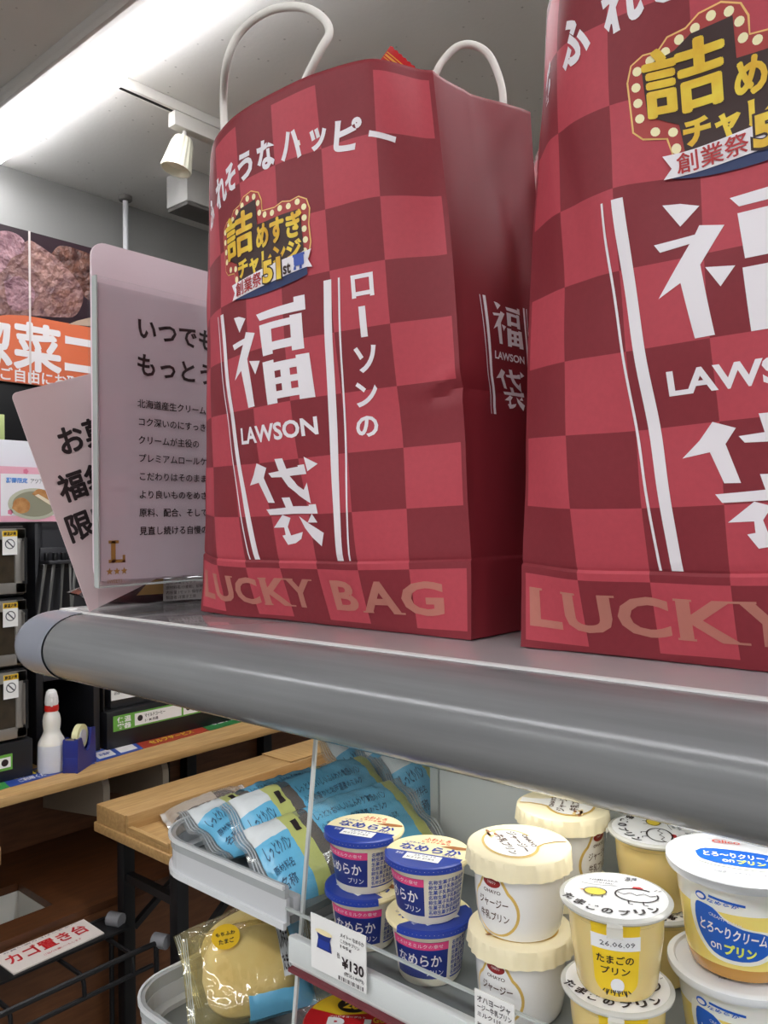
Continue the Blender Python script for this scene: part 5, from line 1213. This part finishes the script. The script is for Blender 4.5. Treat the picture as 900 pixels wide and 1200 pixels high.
def karaage(name, a, b): return K(name, a, .5, var=(26, b), bump=(34, 1.0, .02))
mb.build('printed_sheet', [K('poster_plum', (50, 34, 42), .3), K('poster_orange', (226, 116, 78), .35), karaage('fried_back', (120, 76, 60), (72, 44, 42)), karaage('fried_main', (158, 116, 108), (104, 70, 72)), karaage('fried_pink', (176, 132, 138), (124, 86, 96)), karaage('fried_light', (174, 132, 120), (122, 84, 82)), karaage('fried_low', (150, 104, 92), (104, 66, 66)), K('poster_tan', (186, 160, 140), .5), INKW, K('poster_seam', (216, 204, 200), .4)], t)

# ------------------------------------------------------------------ things on the ceiling
XTk = -2.25
p = onX(130, 93, XTk); y0 = p.y
t = thing('track_spotlight', 'white track rail with a ribbed white spotlight hanging near the ceiling light', 'spotlight', (XTk, y0+.3, H))
MB().box((XTk-.018, y0, H-.034), (XTk+.018, y0+1.6, H), 0, .002).build('rail', K('rail_white', (216, 212, 205), .4), t)
MB().box((XTk-.006, y0+.03, H-.0355), (XTk+.006, y0+.36, H-.0335)).build('slot', K('slot_black', (26, 22, 22), .6), t)
yl = onX(216, 160, XTk).y
MB().box((XTk-.020, yl-.05, H-.085), (XTk+.020, yl+.20, H-.036), 0, .004).build('adapter', K('rail_white', (216, 212, 205), .4), t)
top = Vector((XTk, yl, H-.082)); dirv = Vector((-.10, -.22, -1)).normalized(); q = dirv.to_track_quat('Z', 'Y').to_matrix().to_4x4(); q.translation = top+Vector((0, 0, -.018))
MB().tube([top, top+Vector((0, 0, -.03))], .007, 10).build('stem', K('rail_white', (216, 212, 205), .4), t)
MB().lathe([(.016, .004), (.030, .012), (.036, .030), (.050, .118), (.0505, .124), (.046, .124), (.040, .10), (.0001, .095)], 96, [0, 0, 0, 0, 0, 1, 1], mat=q, rmod=lambda i, a: 1+(.035*math.sin(a*16) if i in (2, 3) else 0), close=True).build('lamp_head', [K('lamp_cream', (232, 228, 208), .4), K('lamp_inner', (250, 246, 226), .3)], t)
cp = onZ(224, 209, H-.004); 
t = thing('ceiling_box', 'grey box unit fixed to the ceiling below the spotlight', 'ceiling unit', (cp.x, cp.y, H))
MB().box((cp.x-.07, cp.y-.07, H-.13), (cp.x+.07, cp.y+.16, H), 0, .004).build('box_body', K('unit_grey', (186, 184, 180), .5), t)
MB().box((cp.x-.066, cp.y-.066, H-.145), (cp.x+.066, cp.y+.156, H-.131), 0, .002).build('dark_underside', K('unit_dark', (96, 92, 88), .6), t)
pp = onX(147, 240, -3.06)
t = thing('hanging_pole', 'thin white pole hanging from the ceiling above the pink sign', 'pole', (pp.x, pp.y, H))
MB().tube([(pp.x, pp.y, H), (pp.x, pp.y, .45)], .012, 12).build('pole', K('pole_white', (222, 222, 224), .35), t)
MB().lathe([(.024, -.02), (.028, -.016), (.028, 0)], 20, c=(pp.x, pp.y, H)).build('ceiling_flange', K('flange_grey', (120, 116, 112), .5), t)

# ------------------------------------------------------------------ folding table with wooden bread trays, and the basket stand
TT = -.75
tx0, tx1, ty0, ty1 = -1.905, -1.575, 1.055, 2.25
t = thing('folding_table', 'wooden folding table with black legs between counter and shelf unit', 'table', ((tx0+tx1)/2, ty0+.5, FL))
MB().box((tx0, ty0, TT-.024), (tx1, ty1, TT), 0, .003).build('tabletop', WOOD, t)
for x in (tx0+.05, tx1-.05):
    for y in (ty0+.06, ty1-.1): MB().box((x-.016, y-.016, FL), (x+.016, y+.016, TT-.03), 0, .002).build('leg', BLACK, t)
MB().bar((tx0+.05, ty0+.06, TT-.14), (tx1-.05, ty0+.06, TT-.14), .02).build('crossbar', BLACK, t)
MB().bar((tx0+.05, ty0+.08, TT-.28), (tx0+.07, ty0+.42, TT-.04), .015).build('brace', BLACK, t)
MB().bar((tx1-.05, ty0+.08, TT-.28), (tx1-.07, ty0+.42, TT-.04), .015).build('brace', BLACK, t)
MB().bar((tx0+.05, ty0+.06, FL+.12), (tx1-.05, ty0+.06, FL+.12), .02).build('crossbar', BLACK, t)
tb = thing('bread_crate', 'closed pale wooden box on the counter side of the folding table', 'crate', (tx0+.07, 1.5, TT))
MB().box((tx0+.004, ty0+.006, TT), (tx0+.135, ty1-.3, TT+.044), 0, .002).build('box_body', WOOD, tb)
MB().box((tx0+.004, ty0+.55, TT+.0445), (tx0+.134, ty0+.85, TT+.048), 0, .001).build('lid_board', WOODX, tb)
tb = thing('bread_tray', 'shallow pale wooden tray holding a clear bag at the table front', 'tray', (tx1-.1, 1.5, TT))
MB().box((tx0+.139, ty0+.006, TT), (tx1-.004, ty1-.3, TT+.010), 0, .001).build('tray_floor', WOOD, tb)
wl = MB().box((tx0+.139, ty0+.006, TT+.010), (tx0+.150, ty1-.3, TT+.046), 0, .001)
wl.build('side_wall', WOOD, tb)
MB().box((tx1-.015, ty0+.006, TT+.010), (tx1-.004, ty1-.3, TT+.024), 0, .001).build('side_wall', WOOD, tb)
MB().box((tx0+.150, ty0+.006, TT+.010), (tx1-.015, ty0+.018, TT+.020), 0, .001).build('end_wall', WOODX, tb)
pack('bread_pack', 'clear bag with a dark roll lying in the wooden table tray', (tx0+.235, 1.24, TT+.012), (R(4), R(-10), R(70)), zone=lambda u, v: 2 if u < .2 and v > -.3 else 3, mats=(PB, PO, K('bag_haze', (196, 182, 166), .3, alpha=.75, bump=(60, .4, .003)), PCL), seed=21, L=.22, W=.12, T=.05)
# basket stand
bx0, bx1 = -1.865, -1.665; bz = -.985
bt = thing('basket_stand', 'black wire stand for shopping baskets with a small red lettered sign', 'stand', ((bx0+bx1)/2, .8, FL))
for x, nm in ((bx0, 'rail'), (bx1, 'rail')):
    MB().tube(cr([(x, .30, bz), (x, .6, bz), (x, 1.06, bz), (x, 1.075, bz-.012), (x, 1.078, bz-.05), (x, 1.078, FL+.01)], 5), .0065, 8).build(nm, BLACK, bt)
for y in (.42, .58, .74, .90, 1.02):
    MB().tube(cr([(bx0, y, bz), (bx0+.03, y, bz-.006), (bx1-.05, y, bz-.006), (bx1-.012, y, bz-.010), (bx1-.004, y, bz-.05)], 4), .005, 8).build('wire', BLACK, bt)
MB().tube([(bx1-.004, .30, bz-.05), (bx1-.004, 1.07, bz-.05)], .0055, 8).build('lower_rail', BLACK, bt)
MB().tube([(bx1, .30, FL+.16), (bx1, 1.078, FL+.16)], .0055, 8).build('foot_rail', BLACK, bt)
for x in (bx0, bx1): MB().tube([(x, .34, bz), (x, .34, FL+.003)], .0065, 8).build('leg', BLACK, bt)
for x, y, z in ((bx0+.06, 1.055, bz+.02), (bx1-.0, 1.09, bz+.0)):
    qx = Vector((.5, .2, 0)).normalized()
    MB().tube([Vector((x, y, z))-qx*.018, Vector((x, y, z))+qx*.018], .017, 14).build('grey_knob', K('knob_grey', (130, 130, 134), .4), bt)
P = [onZ(px, py, bz+.012) for px, py in ((16, 1141), (122, 1093), (98, 1077), (-10, 1122))]
MB().box((bx0+.02, .34, bz+.004), (bx1-.10, 1.07, bz+.009)).build('sign_tray', BLACK, bt)
sgn = thing('sign_plate', 'white sign plate with big red lettering lying on the wire basket stand', 'sign', (P[0].x, P[0].y, bz+.009))
mb = MB().slab(P, (0, 0, 1), .003); a, b, c = P[0], P[1], P[3]
mp = lambda x, y: a+(b-a)*x+(c-a)*y+Vector((0, 0, .0005))
mb.text('カゴ置き台', mp, 1, box=(.06, .34, .94, .80), bold=-.026); mb.text('お買い物カゴはこちらへ', mp, 2, box=(.10, .88, .92, .95), bold=.01, res=1); mb.text('ご協力お願いいたします', mp, 1, box=(.36, .14, .78, .22), bold=.01, res=1)
mb.build('plate', [K('plate_white', (226, 216, 208), .4), K('sign_red', (196, 34, 40), .5), K('grey_ink', (90, 90, 96), .6)], sgn)
# low wooden bin cabinet with a square opening
hp = [onZ(px, py, -.955) for px, py in ((62, 1060), (28, 1036))]
wx0, wx1 = -2.39, -1.893
hy1 = hp[0].y; hxn = hp[0].x; hxf = hp[1].x-.02
t = thing('bin_cabinet', 'low brown wooden bin cabinet with a square opening under the counter', 'cabinet', ((wx0+wx1)/2, .8, FL))
lid = MB()
for a in ((wx0, .2, hxf, 1.55), (hxn, .2, wx1, 1.55), (hxf, hy1, hxn, 1.55), (hxf, .2, hxn, .45)): lid.box((a[0], a[1], -.975), (a[2], a[3], -.955), 0, 0)
lid.build('top_board', K('warm_wood', (92, 54, 28), .45, var=(6, (74, 42, 20)), stretch=(12, 2, 12)), t)
MB().box((wx1-.02, .2, FL), (wx1, 1.55, -.976), 0, .001).build('front_board', DWOOD, t)
ln = MB()
ln.box((hxf-.004, .45, -1.30), (hxf, hy1, -.976)).box((hxn, .45, -1.30), (hxn+.004, hy1, -.976)).box((hxf, hy1, -1.30), (hxn, hy1+.004, -.976)).box((hxf, .446, -1.30), (hxn, .45, -.976)).box((hxf, .45, -1.30), (hxn, hy1, -1.296))
ln.build('bin_liner', K('liner_white', (210, 208, 200), .5), t)
# the rounded corner of another small table at the left edge
pr_ = onZ(8, 997, -.62)
t = thing('side_table', 'rounded corner of a pale wooden table at the left edge of the photo', 'table', (pr_.x-.12, pr_.y-.12, FL))
P = [(x, y, -.62) for x, y in rrect(pr_.x-.22, pr_.y-.85, pr_.x+.01, pr_.y+.002, .05, 6)]
MB().slab(P, (0, 0, 1), .028, 0, 1).build('tabletop', [WOOD, WOODX], t)
MB().lathe([(.14, FL), (.14, FL+.015), (.02, FL+.03), (.02, -.648)], 28, c=(pr_.x-.11, pr_.y-.62, 0)).build('pedestal', BLACK, t)
